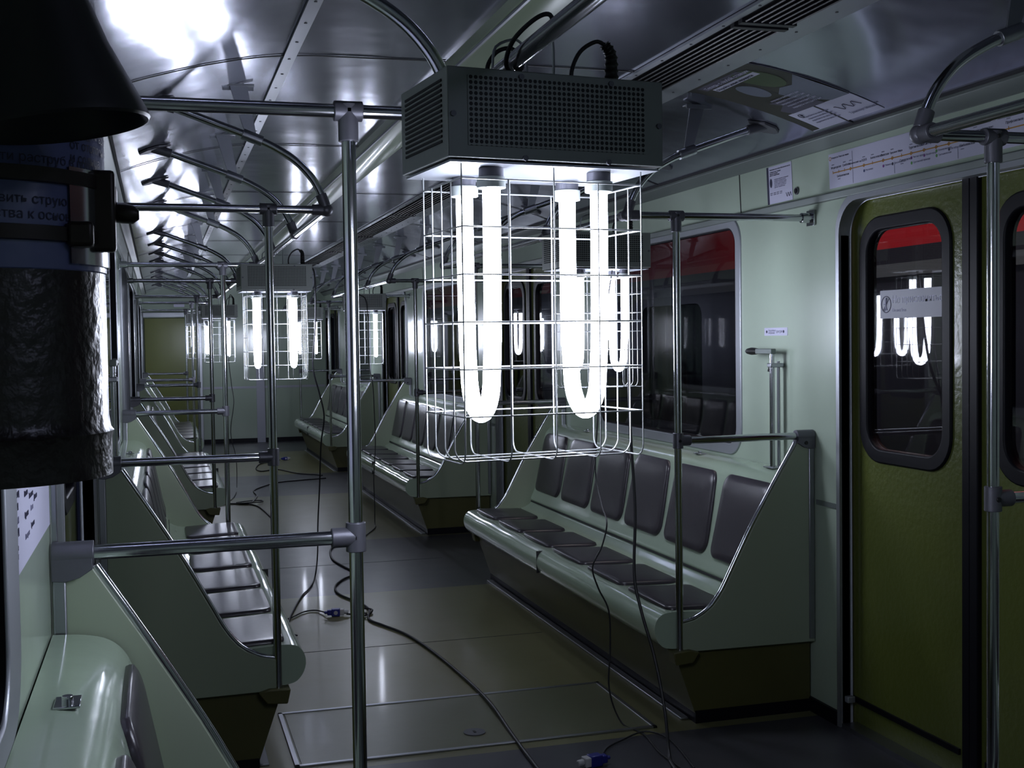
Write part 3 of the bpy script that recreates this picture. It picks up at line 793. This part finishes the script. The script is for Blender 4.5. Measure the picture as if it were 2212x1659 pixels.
cord('power_cord', [(0.55, 12.32, 0.006), (0.486, 12.425, 0.006), (0.321, 12.637, 0.006), (0.174, 13.091, 0.006), (-0.006, 12.973, 0.006), (-0.04, 13.287, 0.006), (0.049, 13.777, 0.006), (0.206, 13.986, 0.006), (0.29, 14.08, 0.012)], 0.0065, 'black cord winding up to the farthest blue plug')
cord('power_cord', [(-0.40, 10.40, 0.013), (-0.312, 10.33, 0.007), (-0.256, 10.144, 0.006), (-0.223, 9.648, 0.006), (-0.212, 9.304, 0.006)], 0.006, 'black cord running toward camera from the left far plug')
cord('power_cord', [(-0.42, 10.46, 0.010), (-0.30, 10.56, 0.007), (-0.20, 10.55, 0.006), (-0.22, 10.40, 0.014), (-0.32, 10.36, 0.017), (-0.42, 10.39, 0.012)], 0.005, 'small loop of cord beside the left far plug')
cord('rail_cord', [(-0.476, 1.66, 1.80), (-0.486, 1.65, 1.822), (-0.505, 1.66, 1.818), (-0.528, 1.69, 1.795), (-0.532, 1.72, 1.77), (-0.515, 1.75, 1.760), (-0.492, 1.77, 1.775), (-0.50, 1.79, 1.805), (-0.522, 1.80, 1.803), (-0.538, 1.80, 1.78), (-0.536, 1.79, 1.757), (-0.52, 1.78, 1.75)], 0.0035, 'black cord wrapped around the left rail above the nearest lamp')

def make_plug():
    root = empty('cord_plug', (0, 0, 0))
    t = MB(); t.box((0, 0, 0.020), (0.042, 0.036, 0.036)); t.box((-0.030, 0, 0.020), (0.024, 0.026, 0.026)); t.tube([(-0.040, 0, 0.02), (-0.056, 0, 0.02)], 0.007, 12)
    t.build('plug_body', 'blue', root, bevel=0.004)
    t = MB(); t.box((0.030, 0, 0.020), (0.022, 0.032, 0.030)); t.tube([(0.04, 0, 0.02), (0.062, 0, 0.018)], 0.011, 12); t.build('coupler', 'whitep', root, bevel=0.003)
    t = MB(); t.tube([(0.0, -0.019, 0.02), (0.0, -0.0175, 0.02)], 0.010, 16); t.build('cover_disc', 'whitep', root)
    return root
Pl = make_plug()
for i, (x, y, a, lab) in enumerate([(-0.215, 5.96, -8, 'blue and white cord plug on the aisle floor beside the pole'),
                                    (0.27, 3.57, 190, 'blue and white cord plug at the bottom edge of the photo'),
                                    (-0.545, 10.48, 170, 'blue cord plug beside the foot of the left far bench'),
                                    (0.36, 14.15, 20, 'farthest blue cord plug near the end wall')]):
    c = Pl if i == 0 else copy_tree(Pl)
    c.location = (x, y, 0); c.rotation_euler = (0, 0, math.radians(a)); tag(c, lab, 'plug', 'blue cord plugs on the floor')

# ------------------------------------------------------------------ wall fittings
def crank(s, y, label):
    e = empty('emergency_crank', (s * 1.217, y, 0.866), label, 'handle')
    q = -s
    t = MB(); t.tube([(q * 0.045, 0, 0.0), (q * 0.045, 0, 0.43)], 0.0095, 14); t.build('crank_rod', 'chrome', e)
    t = MB(); t.tube([(q * 0.018, -s * 0.0, 0.0), (q * 0.018, 0, 0.40)], 0.006, 10); t.build('guide_rod', 'steel', e)
    t = MB(); t.box((q * 0.03, 0, 0.385), (0.056, 0.032, 0.016)); t.build('clip', 'steel', e, bevel=0.003)
    t = MB(); t.box((q * 0.045, 0.050, 0.437), (0.022, 0.125, 0.020)); t.build('crank_arm', 'dulltrim', e, bevel=0.003)
    t = MB(); t.tube([(q * 0.045, 0.105, 0.437), (q * 0.045, 0.125, 0.437), (q * 0.045, 0.16, 0.437), (q * 0.045, 0.19, 0.437), (q * 0.045, 0.205, 0.437)], 0.01, 14, radii=[0.009, 0.013, 0.0145, 0.011, 0.005]); t.build('grip', 'blackp', e)
    t = MB(); t.box((q * 0.04, 0.0, 0.002), (0.05, 0.07, 0.004)); t.build('foot_plate', 'steel', e, bevel=0.001)
    return e
crank(1, 4.06, 'chrome emergency crank with black grip on the near right wall')
crank(-1, 4.06, 'chrome emergency crank on the left wall beyond the near door')
o = MB().tube([(1.222, 4.14, 1.235), (1.205, 4.14, 1.235)], 0.010, 14).tube([(1.205, 4.14, 1.235), (1.202, 4.14, 1.225)], 0.006, 10).build('wall_keyhole', 'blackp')
tag(o, 'small black keyhole in the wall below the crank grip', 'keyhole')
st = plate('wall_sticker', [rrect(0.178, 0.030, 0.002, cx=4.115, cy=1.377)], 0.001, wall_mx(1, 1.2195), 'paper')
tag(st, 'narrow white notice sticker on the wall above the crank', 'sticker')
plate('dot', [circle(0.0055, 16, cx=4.185, cy=1.377)], 0.001, wall_mx(1, 1.2188), 'ink', st); plate('dot', [circle(0.0055, 16, cx=4.055, cy=1.377)], 0.001, wall_mx(1, 1.2188), 'ink', st)
text('lettering', 'Аварийное\nоткрытие', 0.011, frame_mx((1.2188, 4.172, 1.378), (0, -1, 0), (0, 0, 1)), 'greyink', st, lines=0.8)
text('lettering', 'двери', 0.016, frame_mx((1.2188, 4.112, 1.373), (0, -1, 0), (0, 0, 1)), 'greyink', st)

# posters on the leaning frieze of the right wall
fa = math.atan2(XW - 1.212, 2.035 - 1.845)
def frieze_mx(y, z, off=0.0015):
    x = XW - (z - 1.845) * (XW - 1.212) / (2.035 - 1.845)
    n = Vector((-math.cos(fa), 0, -math.sin(fa)))
    return frame_mx(Vector((x, y, z)) + n * off, (0, -1, 0), (-math.sin(fa), 0, math.cos(fa)))
nt_ = plate('wall_notice', [[(0, 0), (0.172, 0), (0.172, 0.140), (0, 0.140)]], 0.001, frieze_mx(4.151, 1.861), 'paper')
tag(nt_, 'white notice with dark left band on the right wall frieze', 'notice')
plate('dark_band', [[(-0.016, 0), (0, 0), (0, 0.140), (-0.016, 0.140)]], 0.0012, frieze_mx(4.151, 1.861), 'ink', nt_)
text('lettering', 'Уважаемые пассажиры Московского метро', 0.0072, frieze_mx(4.143, 1.986, 0.0022), 'ink', nt_)
text('lettering', 'сообщаем вам о порядке\nпроезда и режиме\nработы станций линии', 0.0068, frieze_mx(4.143, 1.977, 0.0022), 'ink', nt_, lines=0.9)
text('lettering', '\n'.join(['обращаем внимание на изменение', 'маршрутов поездов метро и', 'наземного транспорта города', 'просим заранее планировать', 'время в пути и пользоваться', 'другими станциями метро']), 0.0062, frieze_mx(4.110, 1.948, 0.0022), 'greyink', nt_, lines=0.95)
text('lettering', 'метро    линия    центр    город\nбилет    тройка   карта    касса', 0.0060, frieze_mx(4.143, 1.899, 0.0022), 'greyink', nt_)
plate('emblem', [[(0.010 + 0.009 * math.sin(a), 0.078 + 0.017 * math.cos(a)) for a in [k * PI / 12 for k in range(24)]]], 0.0012, frieze_mx(4.151 - 0.006, 1.861, .002), 'ink', nt_)
def squiggle(w, h, r, MX, name, m, parent):
    pts = []
    for k in range(61):
        u = k / 60; x = u * w; y = h / 2 * math.sin(u * 5 * PI + 1.2)
        pts.append(MX @ Vector((x, y, 0)))
    t = MB(); t.tube(pts, r, 5); return t.build(name, m, parent)
squiggle(0.04, 0.014, 0.0012, frieze_mx(4.151 - 0.125, 1.884, 0.0022), 'logo', 'ink', nt_)
o = MB().tube([frieze_mx(3.947, 1.888, 0.0) @ Vector((0, 0, 0)), frieze_mx(3.947, 1.888, 0.006) @ Vector((0, 0, 0))], 0.0135, 20).build('wall_button', 'cast')
tag(o, 'small round dark camera eye beside the wall notice', 'camera')
MB().tube([frieze_mx(3.947, 1.888, 0.005) @ Vector((0, 0, 0)), frieze_mx(3.947, 1.888, 0.009) @ Vector((0, 0, 0))], 0.009, 16).build('lens', 'rubber', o)

# metro line strip map
mp = plate('line_map', [[(0, 0), (1.30, 0), (1.30, 0.118), (0, 0.118)]], 0.001, frieze_mx(3.724, 1.867), 'paper')
tag(mp, 'long white strip map of an orange metro line above the door', 'map')
def fm(u, v, off=0.0022): return frieze_mx(3.724, 1.867, off) @ Matrix.Translation((u, v, 0))
plate('route_line', [[(0.026, 0.0500), (1.28, 0.0500), (1.28, 0.0535), (0.026, 0.0535)]], 0.0004, fm(0, 0), 'orange', mp)
ST = [('Медведково', 0.026, 1, 0), ('Бабушкинская', 0.062, -1, 0), ('Свиблово', 0.098, 1, 0), ('Ботанический сад', 0.135, 1, 1), ('ВДНХ', 0.215, 1, 1), ('Алексеевская', 0.265, 1, 0), ('Рижская', 0.325, 1, 1), ('Проспект Мира', 0.375, 1, 1),
      ('Сухаревская', 0.425, -1, 0), ('Тургеневская', 0.475, 1, 1), ('Китай-город', 0.54, 1, 1), ('Третьяковская', 0.60, 1, 1), ('Октябрьская', 0.66, 1, 1), ('Шаболовская', 0.72, -1, 0), ('Ленинский проспект', 0.78, 1, 1), ('Академическая', 0.85, -1, 0), ('Профсоюзная', 0.92, 1, 0)]
for nme, u, side_, ring in ST:
    if ring: plate('station_mark', [circle(0.0055, 16, cx=u, cy=0.0518), circle(0.0030, 12, cx=u, cy=0.0518)], 0.0006, fm(0, 0, 0.0028), 'orange', mp)
    else: plate('station_mark', [[(u - 0.0012, 0.048), (u + 0.0012, 0.048), (u + 0.0012, 0.0585), (u - 0.0012, 0.0585)]], 0.0005, fm(0, 0, 0.0026), 'orange', mp)
    text('lettering', nme, 0.0105 if len(nme) < 13 else 0.0088, fm(u - 0.012, 0.066 if side_ > 0 else 0.034), 'ink', mp)
    text('lettering', 'station', 0.0060, fm(u - 0.008, 0.078 if side_ > 0 else 0.026), 'greyink', mp)
text('lettering', 'Калужско-Рижская линия', 0.0085, fm(0.020, 0.100), 'ink', mp)
plate('line_badge', [circle(0.007, 18, cx=0.010, cy=0.102), circle(0.0045, 14, cx=0.010, cy=0.102)], 0.0006, fm(0, 0), 'orange', mp)
for u, v, c_, tx in ((0.215, 0.034, 'bluedot', 'Ростокино'), (0.325, 0.034, 'purpledot', 'Ржевская'), (0.375, 0.034, 'ink', 'Проспект Мира'), (0.475, 0.038, 'purpledot', 'Чистые пруды'), (0.475, 0.022, 'greendot', 'Сретенский бульвар'), (0.54, 0.036, 'purpledot', 'Китай-город'), (0.60, 0.040, 'greendot', 'Новокузнецкая'), (0.60, 0.026, 'greendot', 'Третьяковская'), (0.66, 0.036, 'ink', 'Октябрьская')):
    plate('transfer_mark', [circle(0.0048, 14, cx=u, cy=v)], 0.0005, fm(0, 0), c_, mp)
    text('lettering', tx, 0.0085, fm(u + 0.008, v - 0.002), 'greyink', mp)
t = MB()
MXb = fm(0, 0, 0.0024)
for u in (0.148, 0.385, 0.70):
    p0 = MXb @ Vector((u, 0.003, 0)); p1 = MXb @ Vector((u, 0.035 if u > .2 else 0.11, 0)); t = MB(); t.tube([p0, p1], 0.0007, 5); t.build('fold_line', 'greyink', mp)

# poster on the sloping ceiling
def ceil_sheet(name, u0, u1, v0, v1, m, parent=None, off=0.002, shape=None):
    """u: across the car (metres from x=0.672), v: along +Y from 3.28"""
    t = MB()
    if shape is None:
        n = 10
        vs = []
        for k in range(n + 1):
            x = 0.672 + u0 + (u1 - u0) * k / n; z = ceil_z(x) - off
            vs += [(x, 3.28 + v0, z), (x, 3.28 + v1, z), (x, 3.28 + v1, z + 0.001), (x, 3.28 + v0, z + 0.001)]
        fs = []
        for k in range(n):
            for q in range(4): fs.append((k * 4 + q, k * 4 + (q + 1) % 4, (k + 1) * 4 + (q + 1) % 4, (k + 1) * 4 + q))
        fs += [(0, 3, 2, 1), (n * 4, n * 4 + 1, n * 4 + 2, n * 4 + 3)]
        t.add(vs, fs)
    else:
        P = [(0.672 + u, 3.28 + v) for u, v in shape]
        cx = sum(p[0] for p in P) / len(P); cy = sum(p[1] for p in P) / len(P)
        vs = [(cx, cy, ceil_z(cx) - off)]; K = 5
        for r in range(1, K + 1):
            for x, y in P:
                xx = cx + (x - cx) * r / K; yy = cy + (y - cy) * r / K; vs.append((xx, yy, ceil_z(xx) - off))
        n = len(P); fs = [(0, 1 + k, 1 + (k + 1) % n) for k in range(n)]
        for r in range(K - 1):
            for k in range(n): fs.append((1 + r * n + k, 1 + r * n + (k + 1) % n, 1 + (r + 1) * n + (k + 1) % n, 1 + (r + 1) * n + k))
        t.add(vs, fs)
    return t.build(name, m, parent, ang=60)
po = ceil_sheet('ceiling_poster', 0, 0.47, 0, 0.42, 'paper')
tag(po, 'printed advertising poster on the sloping ceiling right of the grilles', 'poster')
ceil_sheet('picture', 0, 0.345, 0, 0.42, 'postdark', po, 0.0032)
ceil_sheet('dark_band', 0.345, 0.465, 0.375, 0.42, 'postdark', po, 0.0032)
ceil_sheet('green_patch', 0, 0, 0, 0, 'postgreen', po, 0.0040, [(0.10 + 0.09 * math.cos(a), 0.12 + 0.07 * math.sin(a)) for a in [k * PI / 12 for k in range(24)]])
ceil_sheet('grey_patch', 0, 0, 0, 0, 'postgrey', po, 0.0042, [(0.15, 0.0), (0.345, 0.0), (0.345, 0.10), (0.30, 0.16), (0.26, 0.20), (0.22, 0.21), (0.19, 0.15), (0.20, 0.09)])
ceil_sheet('grey_patch', 0, 0, 0, 0, 'postgrey', po, 0.0040, [(0.155 + 0.06 * math.cos(a), 0.255 + 0.045 * math.sin(a)) for a in [k * PI / 12 for k in range(24)]])
ceil_sheet('violet_patch', 0, 0, 0, 0, 'postviolet', po, 0.0040, [(0.26, 0.16), (0.345, 0.14), (0.345, 0.34), (0.31, 0.36), (0.285, 0.30), (0.25, 0.33)])
ceil_sheet('title_band', 0.012, 0.048, 0.10, 0.37, 'postviolet', po, 0.0042)
ceil_sheet('subtitle_band', 0.055, 0.080, 0.07, 0.345, 'paper', po, 0.0042)
def cm(u, v, off=0.0055):
    x = 0.672 + u; dz = (ceil_z(x + .02) - ceil_z(x - .02)) / .04
    return frame_mx((x, 3.28 + v, ceil_z(x) - off), (0, -1, 0), (-1, 0, -dz))
text('lettering', 'Теперь с любой станции', 0.024, cm(0.042, 0.352), 'paper', po)
text('lettering', 'Откройте новые маршруты', 0.018, cm(0.073, 0.335), 'ink', po)
for k in range(5): text('lettering', 'маршруты выходного дня', 0.014, cm(0.245 + 0.018 * k, 0.30 - 0.004 * k), 'paper', po)
for k in range(4): text('lettering', 'подробности на сайте города', 0.010, cm(0.385 + 0.015 * k, 0.33), 'greyink', po)
text('lettering', 'Транспорт Москвы', 0.016, cm(0.44, 0.14), 'greyink', po)
MXq = cm(0.395, 0.15)
squiggle(0.12, 0.028, 0.0012, MXq, 'logo', 'ink', po)
t = MB(); t.tube([cm(0.37, 0.33) @ Vector((0.012 * math.cos(a) * (1 - a / 12), 0.012 * math.sin(a), 0)) for a in [k * 0.4 for k in range(18)]], 0.0012, 5); t.build('logo', 'ink', po)

# near left wall poster
npz = plate('wall_poster', [[(1.655, 1.056), (2.195, 1.056), (2.195, 1.60), (1.655, 1.60)]], 0.0012, wall_mx(-1, 1.2185), 'paper')
tag(npz, 'white printed route sheet on the near left wall', 'poster')
def lw(y, z): return frame_mx((-1.2172, y, z), (0, 1, 0), (0, 0, 1))
for k, (yy, zz, tx, sz) in enumerate([(1.68, 1.175, 'станция', .014), (1.68, 1.160, 'переход', .014), (1.68, 1.145, 'выход', .014), (1.68, 1.125, 'линия', .016), (1.68, 1.11, 'поезд', .016), (1.68, 1.09, 'касса', .012), (1.68, 1.078, 'билет', .012),
                                     (1.78, 1.17, 'Киевская', .012), (1.80, 1.15, 'Выхино', .012), (1.83, 1.165, 'Лубянка', .012), (1.86, 1.14, 'Таганская', .012), (1.80, 1.12, 'Курская', .012), (1.88, 1.12, 'Сокол', .012), (1.90, 1.16, 'Арбат', .012), (1.93, 1.13, 'Динамо', .012), (1.80, 1.09, 'Планерная', .011), (1.88, 1.095, 'Тульская', .011)]):
    text('lettering', tx, sz, lw(yy, zz), 'ink' if k % 3 else 'greyink', npz)
# mini frame profile near poster
t = MB(); t.box((-1.212, 2.215, 1.40), (0.010, 0.018, 0.80)); tag(t.build('wall_moulding', 'steel', bevel=0.002), 'vertical metal moulding beside the route sheet on left wall', 'moulding')

# ------------------------------------------------------------------ extinguisher in the foreground
ex = empty('fire_extinguisher', (-1.118, 0.65, 1.295), 'dark extinguisher with bluish label and black horn, cropped at left edge', 'fire extinguisher')
def lathe(prof_, n=40):
    t = MB(); vs = []; fs = []
    for (r, z) in prof_:
        for k in range(n): a = 2 * PI * k / n; vs.append((r * math.cos(a), r * math.sin(a), z))
    for i in range(len(prof_) - 1):
        for k in range(n): fs.append((i * n + k, i * n + (k + 1) % n, (i + 1) * n + (k + 1) % n, (i + 1) * n + k))
    return t.add(vs, fs)
lathe([(0.0, 0.0), (0.0605, 0.0), (0.0605, 0.018), (0.0615, 0.022), (0.0600, 0.024), (0.0592, 0.03), (0.0592, 0.225), (0.057, 0.240), (0.045, 0.262), (0.025, 0.275), (0.018, 0.280), (0.018, 0.305), (0.0, 0.305)]).build('cylinder', 'body', ex)
lb = lathe([(0.0594, 0.101), (0.0599, 0.1015), (0.0600, 0.208), (0.0594, 0.209)]).build('paper_label', 'label', ex)
# wrapped lettering on the label
def wrap_text(body, size, a0, z, m, parent, r=0.0603):
    o = text('lettering', body, size, Matrix.Identity(4), m, parent, ext=0.0)
    for v in o.data.vertices:
        x, y = v.co.x, v.co.y
        a = a0 + x / r
        v.co = (r * math.cos(a), r * math.sin(a), z + y)
    return o
for k, (a0, z, tx) in enumerate([(-1.75, 0.172, 'внимание: струя опасна'), (-1.75, 0.164, 'направьте раструб на очаг'), (-1.70, 0.150, 'перевести раструб в положение'), (-1.70, 0.143, 'для оператора опасно'), (-1.60, 0.131, 'направить струю огнетушащего'), (-1.60, 0.124, 'вещества к основанию пламени'),
                                (-0.75, 0.192, 'не допускать\nнагрева баллона\nвыше 50 градусов'), (-0.7, 0.165, 'хранить вдали\nот отопления\nи солнца')]):
    wrap_text(tx, 0.0062, a0, z, 'ink', lb)
sb = lathe([(0.0603, 0.114), (0.0625, 0.1145), (0.0625, 0.121), (0.0603, 0.1215)]); 
sb2 = lathe([(0.0603, 0.141), (0.0625, 0.1415), (0.0625, 0.148), (0.0603, 0.1485)]); sb.add(sb2.v, sb2.f)
cl = sb.build('clamp_strap', 'strap', ex)
t = MB(); t.box((0.0585, -0.020, 0.131), (0.014, 0.010, 0.040)); t.box((0.061, -0.010, 0.138), (0.010, 0.022, 0.014)); t.box((0.050, -0.038, 0.118), (0.012, 0.014, 0.012)); t.build('buckle', 'strap', cl, bevel=0.002)
t = MB(); t.tube([(0.060, -0.012, 0.132), (0.069, -0.014, 0.131), (0.074, -0.015, 0.130), (0.0765, -0.015, 0.130)], 0.005, 14, radii=[0.0050, 0.0052, 0.0045, 0.0022]); t.build('clamp_lever', 'strap', cl)
t = MB(); na = 14
for (r, z) in ((0.0606, 0.104), (0.0614, 0.1042), (0.0614, 0.150), (0.0606, 0.1502)):
    t.v += [(r * math.cos(a), r * math.sin(a), z) for a in [math.radians(-42 + 70 * k / (na - 1)) for k in range(na)]]
for i in range(3):
    for k in range(na - 1): t.f.append((i * na + k, i * na + k + 1, (i + 1) * na + k + 1, (i + 1) * na + k))
t.mi = [0] * len(t.f); t.build('steel_band', 'chrome', ex)
t = MB(); t.box((-0.080, 0.0, 0.13), (0.045, 0.05, 0.12)); t.build('wall_bracket', 'strap', ex, bevel=0.003)
hr = MB(); n = 36
ax0 = Vector((0.046, -0.097, 0.158)); d = Vector((-0.06, 0.0, 0.42)).normalized()
sx = d.cross(Vector((0, 1, 0))).normalized(); sy = d.cross(sx)
vs = []; fs = []
PR = [(0.0340, 0.002), (0.0368, 0.0), (0.0378, 0.0012), (0.0372, 0.004), (0.0255, 0.035), (0.0185, 0.062), (0.0135, 0.09), (0.0105, 0.125), (0.0, 0.125)]
PRI = [(0.0, 0.10), (0.0115, 0.09), (0.0165, 0.062), (0.0235, 0.035)] + PR
for (r, h_) in PRI:
    for k in range(n): a = 2 * PI * k / n; vs.append(ax0 + d * h_ + sx * (r * math.cos(a)) + sy * (r * math.sin(a)))
for i in range(len(PRI) - 1):
    for k in range(n): fs.append((i * n + k, i * n + (k + 1) % n, (i + 1) * n + (k + 1) % n, (i + 1) * n + k))
hr.add(vs, fs).build('horn', 'blackp', ex)
t = MB(); t.tube(smooth_path([ax0 + d * 0.12, ax0 + d * 0.16, (0.01, -0.05, 0.335), (0.0, -0.01, 0.315), (0, 0, 0.30)], 5), 0.009, 12); t.build('hose', 'blackp', ex)
t = MB(); t.box((0, 0.0, 0.312), (0.05, 0.03, 0.03)); t.box((0.01, -0.03, 0.335), (0.02, 0.10, 0.008)); t.build('valve_head', 'blackp', ex, bevel=0.003)

# ------------------------------------------------------------------ neighbouring train outside the right windows
tr = empty('neighbour_train', (2.35, 8, 0), 'red and dark grey train standing outside the right windows', 'train')
t = MB(); t.box((0, 0, 2.235), (0.05, 24, 0.93)); t.build('roof_side', 'red', tr)
t = MB()
yy = -12
loops = [[(-4, -0.6), (20, -0.6), (20, 1.77), (-4, 1.77)]]
for c in (2.0, 5.9, 7.6, 11.5, 13.2, 17.0):
    loops.append(rrect(1.25 if c in (5.9, 11.5, 17.0) else 1.0, 0.80, 0.09, cx=c, cy=1.18))
b_ = plate('side_body', loops, 0.05, Matrix.Translation((-2.35, -8, 0)) @ wall_mx(1, 2.35), 'train', tr)
t = MB(); t.box((-0.03, 0, 1.665), (0.012, 24, 0.06)); t.box((-0.03, 0, 0.70), (0.012, 24, 0.05)); t.build('side_stripe', 'stripe', tr)
t = MB(); t.box((0.04, 0, 1.18), (0.006, 24, 0.85)); t.build('window_glass', 'glass', tr)
t = MB(); t.box((1.0, 0, 1.2), (0.05, 24, 3.2)); t.box((0.5, 0, 0.3), (1.0, 24, 0.05)); t.build('inner_wall', 'train', tr)
for i, c in enumerate((3.05, 4.2, 4.9, 7.3, 8.6)):
    t = MB(); t.box((0.45, c - 8, 0.85), (0.08, 0.32, 0.80)); t.build('seat_back', 'brown', tr, bevel=0.02)

# ------------------------------------------------------------------ lights
w = bpy.data.worlds.new('tunnel'); SC.world = w; w.use_nodes = True
w.node_tree.nodes['Background'].inputs[0].default_value = (0.30, 0.38, 0.8, 1); w.node_tree.nodes['Background'].inputs[1].default_value = 0.012
def area(name, loc, rot, size, power, col):
    l = bpy.data.lights.new(name, 'AREA'); l.shape = 'RECTANGLE'; l.size = size[0]; l.size_y = size[1]; l.energy = power; l.color = col
    o = bpy.data.objects.new(name, l); COL.objects.link(o); o.location = loc; o.rotation_euler = rot; return o
M['fill_glow'] = emis('dim_fill_glow', (0.62, 0.68, 1.0), 4.5)
cl_ = empty('added_fill_light', (0.30, -0.45, 2.150), 'added dim bluish fill light, unseen behind the camera', 'fill light')  # unseen glowing box added as fill for surfaces that face the camera
t = MB(); t.box((0, 0, 0.012), (0.64, 0.40, 0.026)); t.build('fill_housing', 'housing', cl_, bevel=0.004)
t = MB(); t.box((0, 0, -0.004), (0.60, 0.36, 0.008)); t.build('fill_panel', 'fill_glow', cl_)
area('tunnel_light', (1.72, 4.6, 3.1), (0, math.radians(-30), 0), (0.2, 2.5), 38, (1.0, 0.9, 0.8))

# ------------------------------------------------------------------ camera
f_px, yaw, pitch, roll, cx, cz = 2605.967, 0.285366, -0.036595, -0.0140019, -1.034355, 1.36
cam = bpy.data.cameras.new('camera'); cam.sensor_width = 36; cam.lens = f_px / 2212 * 36; cam.clip_start = 0.05; cam.clip_end = 200
co = bpy.data.objects.new('camera', cam); COL.objects.link(co)
fw = Vector((math.sin(yaw) * math.cos(pitch), math.cos(yaw) * math.cos(pitch), math.sin(pitch)))
r0 = Vector((math.cos(yaw), -math.sin(yaw), 0)); u0 = r0.cross(fw)
r_ = r0 * math.cos(roll) + u0 * math.sin(roll); u_ = -r0 * math.sin(roll) + u0 * math.cos(roll)
mx = Matrix((r_, u_, -fw)).transposed().to_4x4(); mx.translation = Vector((cx, 0, cz)); co.matrix_world = mx
SC.camera = co
SC.view_settings.view_transform = 'Standard'; SC.view_settings.look = 'None'; SC.view_settings.gamma = 1
SC.view_settings.use_curve_mapping = False; SC.view_settings.exposure = 0.0
SC.cycles.max_bounces = 6; SC.cycles.diffuse_bounces = 3; SC.cycles.glossy_bounces = 4; SC.cycles.transparent_max_bounces = 12
SC.cycles.adaptive_threshold = 0.03; SC.cycles.sample_clamp_indirect = 5.0; SC.cycles.caustics_reflective = False; SC.cycles.caustics_refractive = False
